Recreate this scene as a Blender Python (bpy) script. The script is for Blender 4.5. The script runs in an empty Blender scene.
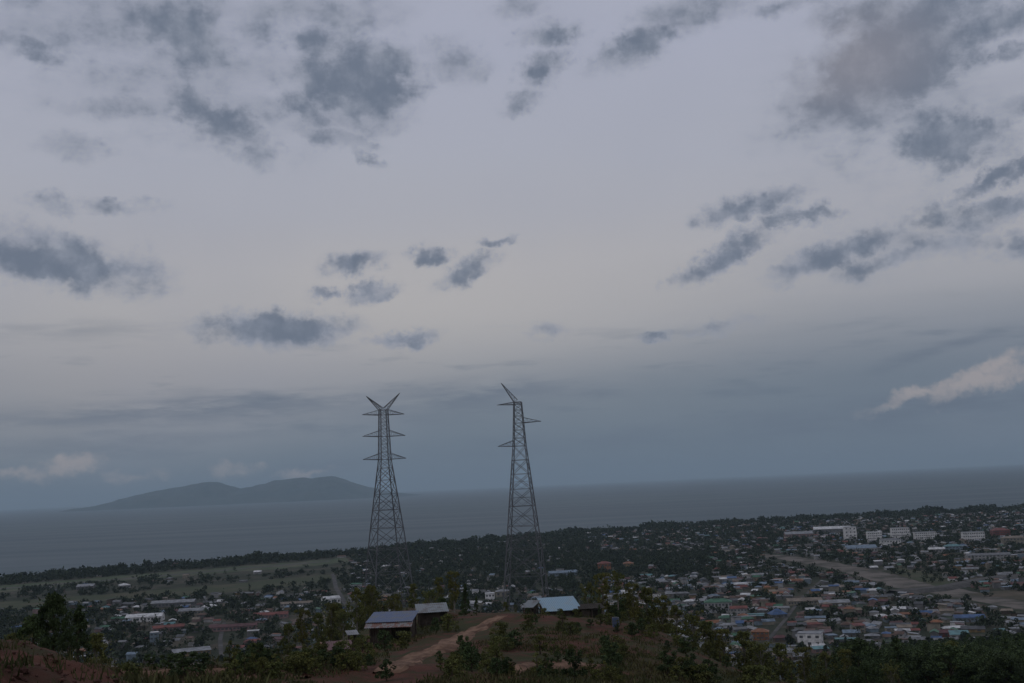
import bpy, bmesh, math, random
import numpy as np
from mathutils import Vector, noise as mnoise

R = math.radians
random.seed(7)
rng = np.random.default_rng(7)
sc = bpy.context.scene
COL = sc.collection

# ------------------------------------------------------------------ camera
HC = 135.0                       # eye height above the sea
F = 1098.0                       # focal length in pixels
PITCH, ROLL = R(7.44), R(2.57)
fwd = Vector((0, math.cos(PITCH), math.sin(PITCH)))
r0 = Vector((1, 0, 0)); u0 = Vector((0, -math.sin(PITCH), math.cos(PITCH)))
right = r0 * math.cos(ROLL) - u0 * math.sin(ROLL)
up = r0 * math.sin(ROLL) + u0 * math.cos(ROLL)
cam = bpy.data.cameras.new('Camera'); camo = bpy.data.objects.new('Camera', cam); COL.objects.link(camo)
from mathutils import Matrix
m = Matrix((right, up, -fwd)).transposed().to_4x4(); m.translation = Vector((0, 0, HC))
camo.matrix_world = m
cam.sensor_width = 36.0; cam.lens = F / 1024 * 36
cam.clip_start = 0.1; cam.clip_end = 400000
sc.camera = camo

def pdir(px, py): return fwd + right * ((px - 512) / F) - up * ((py - 341.5) / F)
def pix(x, y, z):
    v = Vector((x, y, z - HC)); d = v.dot(fwd)
    return 512 + F * v.dot(right) / d, 341.5 - F * v.dot(up) / d
def on_plane(px, py, z=5.0):
    d = pdir(px, py); t = (z - HC) / d.z
    return d.x * t, d.y * t
def azel(px, py):
    d = pdir(px, py).normalized()
    return math.degrees(math.atan2(d.x, d.y)), math.degrees(math.asin(d.z))

# ------------------------------------------------------------------ view, sun, sky
sc.view_settings.view_transform = 'Standard'; sc.view_settings.look = 'None'
sc.view_settings.gamma = 1; sc.view_settings.use_curve_mapping = False
sc.view_settings.exposure = -1.35
sc.cycles.use_denoising = True
sc.cycles.volume_bounces = 0
sc.cycles.max_bounces = 6; sc.cycles.diffuse_bounces = 2; sc.cycles.transparent_max_bounces = 16

SUN_EL, SUN_ROT = R(42), R(250)
sun = bpy.data.lights.new('Sun', 'SUN'); suno = bpy.data.objects.new('Sun', sun); COL.objects.link(suno)
sun.energy = 0.5; sun.angle = R(25); sun.color = (1, 0.95, 0.88)
sd = Vector((math.sin(SUN_ROT) * math.cos(SUN_EL), math.cos(SUN_ROT) * math.cos(SUN_EL), math.sin(SUN_EL)))
suno.rotation_euler = sd.to_track_quat('Z', 'Y').to_euler()

def s2l(c): return tuple(((x / 255) / 12.92 if x / 255 <= 0.04045 else ((x / 255 + 0.055) / 1.055) ** 2.4) for x in c)
SKYMUL = 2 ** 1.35 * 1.04
def skyc(c): return tuple(x * SKYMUL for x in s2l(c)) + (1,)

world = bpy.data.worlds.new('World'); sc.world = world; world.use_nodes = True
nt = world.node_tree; nt.nodes.clear()
class NG:
    def __init__(s, nt): s.nt = nt
    def n(s, t, **kw):
        o = s.nt.nodes.new(t)
        for k, v in kw.items():
            if k == 'inputs':
                for i, x in v.items():
                    if isinstance(x, bpy.types.NodeSocket): s.nt.links.new(x, o.inputs[i])
                    else: o.inputs[i].default_value = x
            else: setattr(o, k, v)
        return o
    def math(s, op, a, b=0.0, c=None, clamp=False):
        d = {0: a, 1: b}
        if c is not None: d[2] = c
        return s.n('ShaderNodeMath', operation=op, use_clamp=clamp, inputs=d).outputs[0]
    def noise(s, vec, scale, detail=4, rough=0.55, out=0):
        return s.n('ShaderNodeTexNoise', inputs={'Vector': vec, 'Scale': scale, 'Detail': detail, 'Roughness': rough}).outputs[out]
    def vm(s, op, a, b=None, out=0):
        d = {0: a}
        if b is not None: d[1] = b
        return s.n('ShaderNodeVectorMath', operation=op, inputs=d).outputs[out]
    def mix(s, f, a, b): return s.n('ShaderNodeMix', data_type='RGBA', inputs={0: f, 6: a, 7: b}).outputs[2]
    def smooth(s, v, lo, hi, a=0.0, b=1.0):
        return s.n('ShaderNodeMapRange', interpolation_type='SMOOTHSTEP', inputs={0: v, 1: lo, 2: hi, 3: a, 4: b}).outputs[0]
    def ramp(s, fac, stops, interp='LINEAR'):
        r = s.n('ShaderNodeValToRGB', inputs={0: fac}); cr = r.color_ramp; cr.interpolation = interp
        while len(cr.elements) < len(stops): cr.elements.new(0.5)
        for e, (p, c) in zip(cr.elements, stops): e.position = p; e.color = c
        return r.outputs[0]
W = NG(nt)
tc = W.n('ShaderNodeTexCoord').outputs['Generated']
nrm = W.vm('NORMALIZE', tc)
sep = W.n('ShaderNodeSeparateXYZ', inputs={0: nrm})
el = W.math('MULTIPLY', W.math('ARCSINE', sep.outputs[2]), 57.29578)
az = W.math('MULTIPLY', W.math('ARCTAN2', sep.outputs[0], sep.outputs[1]), 57.29578)
uv = W.n('ShaderNodeCombineXYZ', inputs={0: az, 1: el}).outputs[0]
uvs = W.n('ShaderNodeCombineXYZ', inputs={0: W.math('MULTIPLY', az, 0.16), 1: el}).outputs[0]     # stretched for the high stratus
# base overcast: colour over elevation
strat = W.noise(uvs, 0.35, 5, 0.55)
big = W.noise(uv, 0.06, 3, 0.5)
elw = W.math('ADD', el, W.math('MULTIPLY', W.math('SUBTRACT', strat, 0.5), 2.6))
eln = W.math('DIVIDE', elw, 40.0, clamp=True)
base = W.ramp(eln, [(0.0, skyc((100, 114, 130))), (0.045, skyc((106, 119, 133))), (0.11, skyc((120, 129, 140))), (0.15, skyc((136, 141, 150))),
                    (0.22, skyc((160, 161, 167))), (0.29, skyc((171, 171, 177))), (0.42, skyc((169, 172, 184))), (0.56, skyc((167, 171, 188))), (1.0, skyc((169, 172, 188)))])
# a warm bright patch low in the middle, darker to the right
def blob(vec, cx, cy, rx, ry, rot):
    a, e = azel(cx, cy); k = 180 / math.pi / F
    mp = W.n('ShaderNodeMapping', vector_type='TEXTURE', inputs={0: vec, 1: (a, e, 0), 2: (0, 0, R(-rot) - ROLL * 0 + R(2.4)), 3: (rx * k, ry * k, 1)}).outputs[0]
    return W.vm('LENGTH', mp, out=1)
def soft(vec, cx, cy, rx, ry, rot=0, lo=0.0, hi=1.0): return W.smooth(blob(vec, cx, cy, rx, ry, rot), hi, lo)
warm = soft(uv, 350, 318, 620, 110)
base = W.mix(W.math('MULTIPLY', warm, 0.65), base, skyc((186, 182, 180)))
base = W.mix(W.math('MULTIPLY', soft(uv, 120, 395, 420, 95), 0.6), base, skyc((158, 156, 160)))
dk = soft(uv, 960, 400, 380, 130)
base = W.mix(W.math('MULTIPLY', dk, 0.6), base, skyc((104, 116, 132)))
base = W.mix(W.smooth(big, 0.45, 0.75, 0, 0.22), base, skyc((146, 151, 168)))
# streaks low over the horizon
stk = W.noise(uvs, 0.75, 6, 0.6)
stm = W.math('MULTIPLY', W.smooth(stk, 0.52, 0.68), W.math('MULTIPLY', W.smooth(el, 1.0, 3.0), W.smooth(el, 9.0, 5.5)))
base = W.mix(W.math('MULTIPLY', stm, 0.55), base, skyc((100, 112, 128)))
SK = [(190, 409, 330, 13, 0, .8), (470, 398, 190, 16, 0, .7), (590, 392, 110, 10, 0, .6), (930, 410, 190, 17, 0, 1.0), (780, 425, 200, 14, 0, .6), (930, 352, 110, 6, -12, .6), (320, 470, 90, 7, -4, .5), (600, 440, 300, 10, 0, .5), (120, 440, 260, 8, 0, .4), (60, 330, 160, 9, 0, .35)]
ms_ = None; swarp = W.vm('ADD', uv, W.vm('MULTIPLY', W.vm('SUBTRACT', W.noise(uvs, 0.9, 4, 0.6, out=1), (0.5, 0.5, 0.5)), (4, 1.6, 0)))
for cx, cy, rx, ry, ro, st in SK:
    v = W.math('MULTIPLY', soft(swarp, cx, cy, rx, ry * 1.7, ro), st)
    ms_ = v if ms_ is None else W.math('MAXIMUM', ms_, v)
base = W.mix(W.math('MULTIPLY', W.math('MULTIPLY', ms_, W.smooth(W.noise(uvs, 1.6, 6, 0.62), 0.3, 0.6)), 0.95), base, skyc((98, 109, 126)))
# dark cumulus fragments
wn = W.noise(uv, 0.42, 5, 0.6, out=1)
wn2 = W.noise(uv, 1.5, 4, 0.6, out=1)
warp = W.vm('ADD', uv, W.vm('MULTIPLY', W.vm('SUBTRACT', wn, (0.5, 0.5, 0.5)), (3.4, 1.8, 0)))
warp = W.vm('ADD', warp, W.vm('MULTIPLY', W.vm('SUBTRACT', wn2, (0.5, 0.5, 0.5)), (1.7, 0.9, 0)))
BL = [(120, 22, 190, 52, 0, .6), (215, 70, 210, 95, 0, .42), (905, 95, 150, 105, 0, .42), (905, 235, 150, 45, -8, .38), (185, 36, 66, 40, 10, .95), (212, 118, 66, 24, 25, .85), (250, 142, 34, 24, 50, .75), (362, 80, 60, 44, 10, 1.3), (318, 62, 52, 40, 60, .85), (305, 105, 40, 20, 20, .8), (310, 15, 110, 30, 0, .62), (125, 108, 70, 15, 0, .55), (330, 136, 55, 14, 14, .62),
      (30, 48, 80, 18, 15, .62), (75, 148, 40, 16, 0, .55), (1010, 110, 40, 14, 0, .5), (875, 15, 60, 30, 0, .8), (62, 262, 86, 26, 12, 1.25), (50, 203, 32, 8, 0, .6), (122, 205, 46, 8, 4, .6),
      (278, 327, 72, 18, 3, 1.2), (355, 266, 34, 11, -5, .85), (368, 292, 32, 11, -8, .9), (322, 293, 16, 7, 0, .7), (430, 255, 25, 10, 0, .85),
      (465, 270, 38, 13, -14, .9), (496, 241, 18, 6, -10, .6), (405, 338, 38, 9, -5, .85), (550, 35, 33, 13, 0, .9), (545, 68, 30, 17, -20, .9),
      (522, 102, 28, 12, -10, .65), (640, 45, 52, 20, -14, .9), (690, 12, 66, 18, 0, .75), (455, 62, 40, 24, 0, .6), (520, 8, 40, 12, 0, .5),
      (900, 55, 118, 54, -22, 1.2), (830, 98, 56, 24, -30, .85), (945, 138, 62, 28, 14, 1.25), (1000, 18, 55, 20, -10, .85), (1012, 50, 28, 11, 0, .8),
      (752, 206, 52, 13, -8, .92), (802, 216, 36, 9, 5, .9), (728, 255, 58, 15, -22, .92), (838, 252, 72, 17, -17, .95), (890, 258, 66, 12, -12, .75),
      (940, 215, 34, 15, 0, .8), (1002, 213, 56, 15, -6, .92), (992, 182, 52, 10, -20, .85), (945, 245, 44, 16, 0, .7), (655, 333, 24, 6, 0, .7),
      (725, 327, 38, 9, 0, .5), (550, 330, 22, 9, 0, .55), (1020, 245, 30, 14, 0, .7), (370, 158, 26, 8, 30, .6), (800, 2, 60, 10, 0, .5)]
mx = None
for cx, cy, rx, ry, ro, st in BL:
    v = W.math('MULTIPLY', soft(warp, cx, cy, rx * 1.62, ry * 1.62, ro), st)
    mx = v if mx is None else W.math('MAXIMUM', mx, v)
fb = W.noise(W.n('ShaderNodeCombineXYZ', inputs={0: W.math('MULTIPLY', az, 0.7), 1: el}).outputs[0], 0.75, 9, 0.58)
dens = W.math('ADD', W.math('MULTIPLY', mx, 1.15), W.math('MULTIPLY', W.math('SUBTRACT', fb, 0.5), 1.75))
dens = W.math('MULTIPLY', W.smooth(dens, 0.05, 1.12), W.smooth(mx, 0.03, 0.3))
shade = W.math('ADD', W.math('MULTIPLY', W.noise(uv, 0.55, 6, 0.6), 0.85), W.math('MULTIPLY', dens, 0.3))
clc = W.mix(W.smooth(shade, 0.42, 0.82), skyc((146, 152, 166)), skyc((100, 111, 129)))
pk = soft(uv, 850, 60, 130, 80)
clc = W.mix(W.math('MULTIPLY', pk, 0.45), clc, skyc((150, 144, 150)))
vl = W.math('MULTIPLY', W.smooth(mx, 0.0, 0.75), W.smooth(W.noise(uvs, 0.5, 6, 0.6), 0.30, 0.62))
base = W.mix(W.math('MULTIPLY', vl, 0.75), base, skyc((140, 145, 160)))
skycol = W.mix(W.math('MULTIPLY', dens, 0.9), base, clc)
# pale sunlit cumulus near the horizon
BR = [(930, 390, 110, 11, -10, .9), (1002, 366, 34, 18, -15, 1.0), (985, 383, 90, 15, -8, 1.0), (305, 471, 44, 7, 0, .8), (70, 466, 48, 16, 0, .95), (15, 475, 40, 10, 0, .8), (140, 475, 60, 10, 0, .6), (235, 470, 46, 11, 0, .7)]
mb = None
for cx, cy, rx, ry, ro, st in BR:
    v = W.math('MULTIPLY', soft(warp, cx, cy, rx * 1.15, ry * 1.25, ro), st)
    mb = v if mb is None else W.math('MAXIMUM', mb, v)
db = W.math('ADD', mb, W.math('MULTIPLY', W.math('SUBTRACT', fb, 0.5), 1.0))
db = W.math('MULTIPLY', W.smooth(db, 0.2, 1.0), W.smooth(mb, 0.02, 0.25))
skycol = W.mix(W.math('MULTIPLY', db, 0.85), skycol, skyc((166, 159, 160)))
sky = W.n('ShaderNodeTexSky', sky_type='NISHITA', sun_disc=False, sun_elevation=SUN_EL, sun_rotation=SUN_ROT)
bg1 = W.n('ShaderNodeBackground', inputs={0: sky.outputs[0], 1: 0.05}).outputs[0]
bg2 = W.n('ShaderNodeBackground', inputs={0: skycol, 1: 1.0}).outputs[0]
ms = W.n('ShaderNodeMixShader', inputs={0: 0.95, 1: bg1, 2: bg2}).outputs[0]
out = W.n('ShaderNodeOutputWorld', inputs={0: ms})
world.cycles.sampling_method = 'MANUAL'; world.cycles.sample_map_resolution = 512

# ------------------------------------------------------------------ helpers
def mat(name, col, rough=0.85, spec=0.2, metal=0.0, var=0.25, scale=0.4, island=False, bump=0.0, col2=None, det=4, thr=(0.35, 0.65), transl=0.0):
    mt = bpy.data.materials.new(name); mt.use_nodes = True; t = mt.node_tree; t.nodes.clear(); g = NG(t)
    p = g.n('ShaderNodeBsdfPrincipled'); o = g.n('ShaderNodeOutputMaterial', inputs={0: p.outputs[0]})
    pos = g.n('ShaderNodeNewGeometry')
    nz = g.noise(pos.outputs['Position'], scale, det, 0.6)
    c1 = tuple(col) + (1,)
    c2 = tuple(col2) + (1,) if col2 else tuple(x * (1 - var * 1.6) for x in col) + (1,)
    f = g.smooth(nz, thr[0], thr[1])
    cc = g.mix(f, c1, c2)
    if island:
        rpi = pos.outputs['Random Per Island']
        oi = g.n('ShaderNodeObjectInfo').outputs['Random']
        k = g.math('MULTIPLY', g.math('ADD', 0.6, g.math('MULTIPLY', rpi, 0.8)), g.math('ADD', 0.75, g.math('MULTIPLY', oi, 0.5)))
        cc = g.vm('SCALE', cc); t.nodes[-1].inputs[3].default_value = 1; t.links.new(k, t.nodes[-1].inputs[3])
    t.links.new(cc, p.inputs['Base Color'])
    p.inputs['Roughness'].default_value = rough; p.inputs['Specular IOR Level'].default_value = spec; p.inputs['Metallic'].default_value = metal
    if bump:
        b = g.n('ShaderNodeBump', inputs={'Strength': bump, 'Distance': 0.3, 'Height': g.noise(pos.outputs['Position'], scale * 4, 6, 0.65)})
        t.links.new(b.outputs[0], p.inputs['Normal'])
    return mt

class MB:
    def __init__(s): s.v = []; s.f = []; s.m = []
    def add(s, vs, fs, mi=0, M=None):
        o = len(s.v)
        s.v += [tuple(M @ Vector(q)) if M is not None else tuple(q) for q in vs]
        s.f += [tuple(i + o for i in q) for q in fs]; s.m += [mi] * len(fs)
    def box(s, x0, x1, y0, y1, z0, z1, mi=0, M=None):
        s.add([(x0, y0, z0), (x1, y0, z0), (x1, y1, z0), (x0, y1, z0), (x0, y0, z1), (x1, y0, z1), (x1, y1, z1), (x0, y1, z1)],
              [(0, 3, 2, 1), (4, 5, 6, 7), (0, 1, 5, 4), (1, 2, 6, 5), (2, 3, 7, 6), (3, 0, 4, 7)], mi, M)
    def beam(s, a, b, w, mi=0, sides=4, w2=None):
        a, b = Vector(a), Vector(b); d = (b - a).normalized(); w2 = w if w2 is None else w2
        x = d.cross(Vector((0, 0, 1)) if abs(d.z) < 0.95 else Vector((1, 0, 0))).normalized(); y = d.cross(x)
        vs = []
        for p, ww in ((a, w), (b, w2)):
            for k in range(sides):
                t = 2 * math.pi * (k + 0.5) / sides
                vs.append(p + (x * math.cos(t) + y * math.sin(t)) * ww * 0.5)
        fs = [(k, (k + 1) % sides, sides + (k + 1) % sides, sides + k) for k in range(sides)]
        fs += [tuple(range(sides))[::-1], tuple(range(sides, 2 * sides))]
        s.add(vs, fs, mi)
    def mesh(s, name, mats):
        me = bpy.data.meshes.new(name); me.from_pydata(s.v, [], s.f)
        for q in (mats if isinstance(mats, (list, tuple)) else [mats]): me.materials.append(q)
        if any(s.m): me.polygons.foreach_set('material_index', s.m)
        me.update(); return me
    def build(s, name, mats, parent=None):
        o = bpy.data.objects.new(name, s.mesh(name, mats)); COL.objects.link(o)
        if parent is not None: o.parent = parent
        return o
def empty(name, loc, rz=0.0, sca=1.0):
    o = bpy.data.objects.new(name, None); COL.objects.link(o); o.location = loc; o.rotation_euler = (0, 0, rz)
    o.scale = (sca, sca, sca) if not isinstance(sca, tuple) else sca
    return o
def tag(o, label=None, cat=None, group=None, kind=None):
    if label: o['label'] = label
    if cat: o['category'] = cat
    if group: o['group'] = group
    if kind: o['kind'] = kind
    return o
def kids(o): return [c for c in COPYCH.get(o.name, [])]
COPYCH = {}
def reg(root, *parts): COPYCH[root.name] = list(parts)
def copy_thing(src, loc, rz, sca):
    c = src.copy(); COL.objects.link(c); c.location = loc; c.rotation_euler = (0, 0, rz); c.scale = sca
    for p in COPYCH[src.name]:
        q = p.copy(); COL.objects.link(q); q.parent = c
    return c
def quads_mesh(name, V, mats, mi=None):
    """V: (n,4,3) array of separate quads"""
    n = len(V); me = bpy.data.meshes.new(name)
    me.vertices.add(n * 4); me.vertices.foreach_set('co', np.ascontiguousarray(V, dtype=np.float32).ravel())
    me.loops.add(n * 4); me.loops.foreach_set('vertex_index', np.arange(n * 4, dtype=np.int32))
    me.polygons.add(n); me.polygons.foreach_set('loop_start', np.arange(0, n * 4, 4, dtype=np.int32))
    for q in (mats if isinstance(mats, list) else [mats]): me.materials.append(q)
    if mi is not None: me.polygons.foreach_set('material_index', np.asarray(mi, dtype=np.int32))
    me.update(calc_edges=True); return me

# ------------------------------------------------------------------ terrain height
H = 'h'
T = {-260: [(12, 628), (18, H, -4), (45, H, -8), (90, H, -16), (200, H, -45), (450, H, -105), (700, H, -130)],
     -60: [(6, H, -1.3), (11, 614), (13, 612), (18, H, -3.8), (45, H, -8), (90, H, -15), (200, H, -45), (450, H, -105), (700, H, -130)],
     0: [(6, H, -1.45), (11, 632), (13, 630), (17, H, -3.4), (40, 692), (70, 668), (110, 690), (200, H, -42), (450, H, -105), (700, H, -130)],
     60: [(6, H, -1.55), (11, 648), (13, 646), (17, H, -3.6), (40, 688), (70, 668), (110, 692), (200, H, -42), (450, H, -105), (700, H, -130)],
     120: [(6, H, -1.65), (11, 672), (14, 672), (17, H, -4), (40, 677), (70, 672), (110, 692), (200, H, -42), (450, H, -105), (700, H, -130)],
     165: [(6, H, -1.75), (11, 690), (14, 690), (17, H, -4), (40, 677), (70, 672), (110, 692), (200, H, -42), (450, H, -105), (700, H, -130)],
     210: [(6, H, -1.9), (12, H, -2.8), (40, 678), (75, 672), (110, 690), (200, H, -42), (450, H, -105), (700, H, -130)],
     300: [(6, H, -2), (12, H, -3), (40, 690), (85, 665), (120, 656), (160, H, -25), (300, H, -60), (500, H, -110), (700, H, -130)],
     345: [(6, H, -2), (12, H, -3), (40, 695), (85, 668), (125, 649), (180, 632), (260, H, -38), (400, H, -80), (700, H, -130)],
     395: [(6, H, -2), (12, H, -3), (40, 700), (85, 666), (125, 641), (160, 627), (220, 612), (270, 603), (330, H, -48), (700, H, -130)],
     430: [(6, H, -2), (12, H, -3), (40, 702), (85, 660), (110, 641), (132, 624), (200, 614), (270, 607), (330, H, -48), (700, H, -130)],
     495: [(6, H, -2), (12, H, -3), (40, 705), (70, 673), (100, 639), (130, 616), (150, 614), (200, 622), (270, 613), (330, H, -50), (700, H, -130)],
     560: [(6, H, -2), (12, H, -3), (40, 705), (70, 673), (100, 638), (130, 617), (145, 615), (200, 620), (270, 612), (330, H, -52), (700, H, -130)],
     620: [(6, H, -2), (12, H, -3), (40, 705), (70, 675), (100, 643), (130, 624), (150, 622), (200, 626), (280, H, -45), (700, H, -130)],
     680: [(6, H, -2), (12, H, -3), (40, 712), (70, 683), (100, 656), (130, 643), (150, 641), (200, H, -38), (400, H, -82), (700, H, -130)],
     740: [(6, H, -2), (12, H, -3), (40, 716), (70, 700), (100, 682), (130, 670), (150, 668), (200, H, -41), (400, H, -82), (700, H, -130)],
     850: [(6, H, -2), (12, H, -3), (70, 722), (130, 695), (200, 682), (400, 673), (600, 660), (780, H, -130)],
     950: [(6, H, -2), (12, H, -3), (70, 740), (130, 720), (200, 694), (400, 668), (600, 652), (830, H, -130)],
     1024: [(6, H, -2), (12, H, -3), (70, 750), (130, 730), (200, 700), (400, 660), (600, 642), (870, H, -130)],
     1250: [(6, H, -2), (12, H, -3), (70, 750), (130, 730), (200, 700), (400, 650), (600, 634), (870, H, -130)]}
AZ = np.linspace(-60, 60, 481); LR = np.linspace(0, math.log(1000), 300)
cols = []; caz = []
for x in sorted(T):
    d = pdir(x, 640); caz.append(math.degrees(math.atan2(d.x, d.y)))
    rs, hs = [0.0], [-1.6]
    for e in T[x]:
        if e[1] == H: h = e[2]
        else:
            d = pdir(x, e[1]); h = e[0] * d.z / math.hypot(d.x, d.y)
        rs.append(math.log(e[0])); hs.append(h)
    rs.append(math.log(1000)); hs.append(-130)
    cols.append(np.interp(LR, rs, hs))
cols = np.array(cols)
G = np.array([[np.interp(a, caz, cols[:, j]) for j in range(len(LR))] for a in AZ])
def blur(A, k, ax):
    w = np.hanning(k + 2)[1:-1]; w /= w.sum()
    P = np.pad(A, [(k // 2, k // 2) if i == ax else (0, 0) for i in range(2)], mode='edge')
    return np.apply_along_axis(lambda q: np.convolve(q, w, 'valid'), ax, P)
G = blur(blur(G, 9, 0), 7, 1)
ZP = 5.0
COAST_P = [(-400, 598), (-200, 590), (0, 579), (130, 569), (340, 553), (430, 546), (520, 537), (700, 525), (850, 517), (1024, 509), (1300, 498)]
ca, cr = [], []
for x, y in COAST_P:
    px, py = on_plane(x, y, 0); ca.append(math.degrees(math.atan2(px, py))); cr.append(math.hypot(px, py))
ca = [-180, -75] + ca + [75, 180]; cr = [2500, 2500] + cr + [6000, 6000]
def coast_r(a): return np.interp(a, ca, cr) + 35 * mnoise.noise(Vector((a * 0.6, 3, 1))) + 12 * mnoise.noise(Vector((a * 3, 3, 1)))
def ground_z(x, y, det=True):
    r = max(math.hypot(x, y), 1.0); a = math.degrees(math.atan2(x, y))
    if r >= 1000:
        z = ZP
        if r > 1500:
            c = coast_r(a)
            if r > c - 60: z = ZP - (r - c + 60) / 60 * 5.0
        return max(z, -12)
    u = min(max((a + 60) / 120 * 480, 0), 479.999); v = min(math.log(r) / math.log(1000) * 299, 298.999)
    i, j = int(u), int(v); fu, fv = u - i, v - j
    h = (G[i, j] * (1 - fu) + G[i + 1, j] * fu) * (1 - fv) + (G[i, j + 1] * (1 - fu) + G[i + 1, j + 1] * fu) * fv
    z = HC + h
    if det and h > -127:
        k = min(1, (h + 130) / 30)
        w = min(1, r / 60)
        z += k * (mnoise.fractal(Vector((x * 0.05, y * 0.05, 2)), 1, 2, 5) * 1.3 * w + mnoise.fractal(Vector((x * 0.5, y * 0.5, 5)), 0.9, 2, 4) * 0.16 * min(1, 0.35 + r / 40))
        if r < 30: z += mnoise.fractal(Vector((x * 1.6, y * 1.6, 8)), 0.8, 2, 4) * 0.09 * min(1, r / 8)
    return z
def on_ground(px, py):
    d = pdir(px, py); k = math.hypot(d.x, d.y); r = 6.0
    while r < 1500:
        x, y = d.x / k * r, d.y / k * r
        if HC + d.z / k * r < ground_z(x, y): return x, y
        r *= 1.01
    return on_plane(px, py)
def at(px, r):
    d = pdir(px, 620); k = math.hypot(d.x, d.y)
    return d.x / k * r, d.y / k * r

# ------------------------------------------------------------------ materials of the land
def land_material():
    mt = bpy.data.materials.new('hill_and_plain_soil'); mt.use_nodes = True; t = mt.node_tree; t.nodes.clear(); g = NG(t)
    p = g.n('ShaderNodeBsdfPrincipled', inputs={'Roughness': 0.95, 'Specular IOR Level': 0.1}); g.n('ShaderNodeOutputMaterial', inputs={0: p.outputs[0]})
    pos = g.n('ShaderNodeNewGeometry').outputs['Position']; z = g.n('ShaderNodeSeparateXYZ', inputs={0: pos}).outputs[2]
    n1 = g.noise(pos, 0.09, 6, 0.65); n2 = g.noise(pos, 0.6, 6, 0.7); n3 = g.noise(pos, 6.0, 5, 0.7)
    red = g.mix(g.smooth(n2, 0.3, 0.7), (0.105, 0.046, 0.031, 1), (0.06, 0.03, 0.022, 1))
    red = g.mix(g.smooth(n3, 0.55, 0.8, 0, 0.6), red, (0.15, 0.075, 0.05, 1))
    grs = g.mix(g.smooth(n3, 0.35, 0.65), (0.035, 0.042, 0.018, 1), (0.055, 0.052, 0.024, 1))
    hill = g.mix(g.smooth(g.math('ADD', g.math('MULTIPLY', n1, 0.6), g.math('MULTIPLY', n2, 0.4)), 0.43, 0.56), red, grs)
    n4 = g.noise(pos, 0.012, 6, 0.65); n5 = g.noise(pos, 0.05, 5, 0.6)
    plain = g.mix(g.smooth(n5, 0.4, 0.62), (0.04, 0.045, 0.027, 1), (0.085, 0.072, 0.055, 1))
    plain = g.mix(g.smooth(n4, 0.42, 0.6), plain, (0.03, 0.036, 0.021, 1))
    low = g.smooth(z, 70, 108)
    c = g.mix(low, plain, hill)
    c = g.mix(g.smooth(z, 3.2, 1.4), c, (0.30, 0.26, 0.2, 1))
    t.links.new(c, p.inputs['Base Color'])
    b = g.n('ShaderNodeBump', inputs={'Strength': 0.5, 'Distance': 0.12, 'Height': g.math('ADD', n3, n2)})
    t.links.new(b.outputs[0], p.inputs['Normal'])
    return mt
MLAND = land_material()

# terrain mesh: polar sheet round the viewer
fine = np.arange(-33, 33.01, 0.22)
azs = np.concatenate([np.arange(-180, -60, 6), np.arange(-60, -33, 1.0), fine, np.arange(34, 60, 1.0), np.arange(60, 180, 6)])
rad = [0.8]
while rad[-1] < 900: rad.append(rad[-1] * 1.022)
rad += [950, 1000, 1100, 1300, 1500, 1700, 1900, 2100, 2300, 2500, 2700]
vs = [(0, 0, HC - 1.6)]; nA = len(azs)
ends = []
for a in azs:
    sa, ca_ = math.sin(R(a)), math.cos(R(a))
    c = coast_r(a)
    # last rings follow the shore
    rr = [q for q in rad if q < c - 100] + []
    k = len(rad) - len(rr)
    rr += [c - 70 + (i + 1) / (k + 8) * 190 for i in range(k + 8)]
    for q in rr: vs.append((sa * q, ca_ * q, ground_z(sa * q, ca_ * q)))
nR = len(rad) + 8
fs = []
for i in range(nA):
    j = (i + 1) % nA; a0 = 1 + i * nR; b0 = 1 + j * nR
    fs.append((0, b0, a0))
    for k in range(nR - 1): fs.append((a0 + k, b0 + k, b0 + k + 1, a0 + k + 1))
me = bpy.data.meshes.new('ground'); me.from_pydata(vs, [], fs); me.materials.append(MLAND); me.update()
me.polygons.foreach_set('use_smooth', [True] * len(me.polygons))
tag(bpy.data.objects.new('ground', me), kind='structure'); COL.objects.link(bpy.data.objects['ground'])

# sea
def sea_material():
    mt = bpy.data.materials.new('sea_water'); mt.use_nodes = True; t = mt.node_tree; t.nodes.clear(); g = NG(t)
    p = g.n('ShaderNodeBsdfPrincipled', inputs={'Base Color': (0.022, 0.052, 0.066, 1), 'Roughness': 0.42, 'IOR': 1.33, 'Specular IOR Level': 0.35}); g.n('ShaderNodeOutputMaterial', inputs={0: p.outputs[0]})
    pos = g.n('ShaderNodeNewGeometry').outputs['Position']
    st = g.n('ShaderNodeMapping', inputs={0: pos, 3: (0.0006, 0.004, 1)}).outputs[0]
    t.links.new(g.smooth(g.noise(st, 1.0, 5, 0.6), 0.35, 0.65, 0.44, 0.50), p.inputs['Roughness'])
    b = g.n('ShaderNodeBump', inputs={'Strength': 0.6, 'Distance': 1.2, 'Height': g.noise(pos, 0.08, 5, 0.6)})
    t.links.new(b.outputs[0], p.inputs['Normal'])
    return mt
b = MB(); S = 80000
b.add([(-S, -S, 0), (S, -S, 0), (S, S, 0), (-S, S, 0)], [(0, 1, 2, 3)])
tag(b.build('sea', sea_material()), kind='structure')

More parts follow.
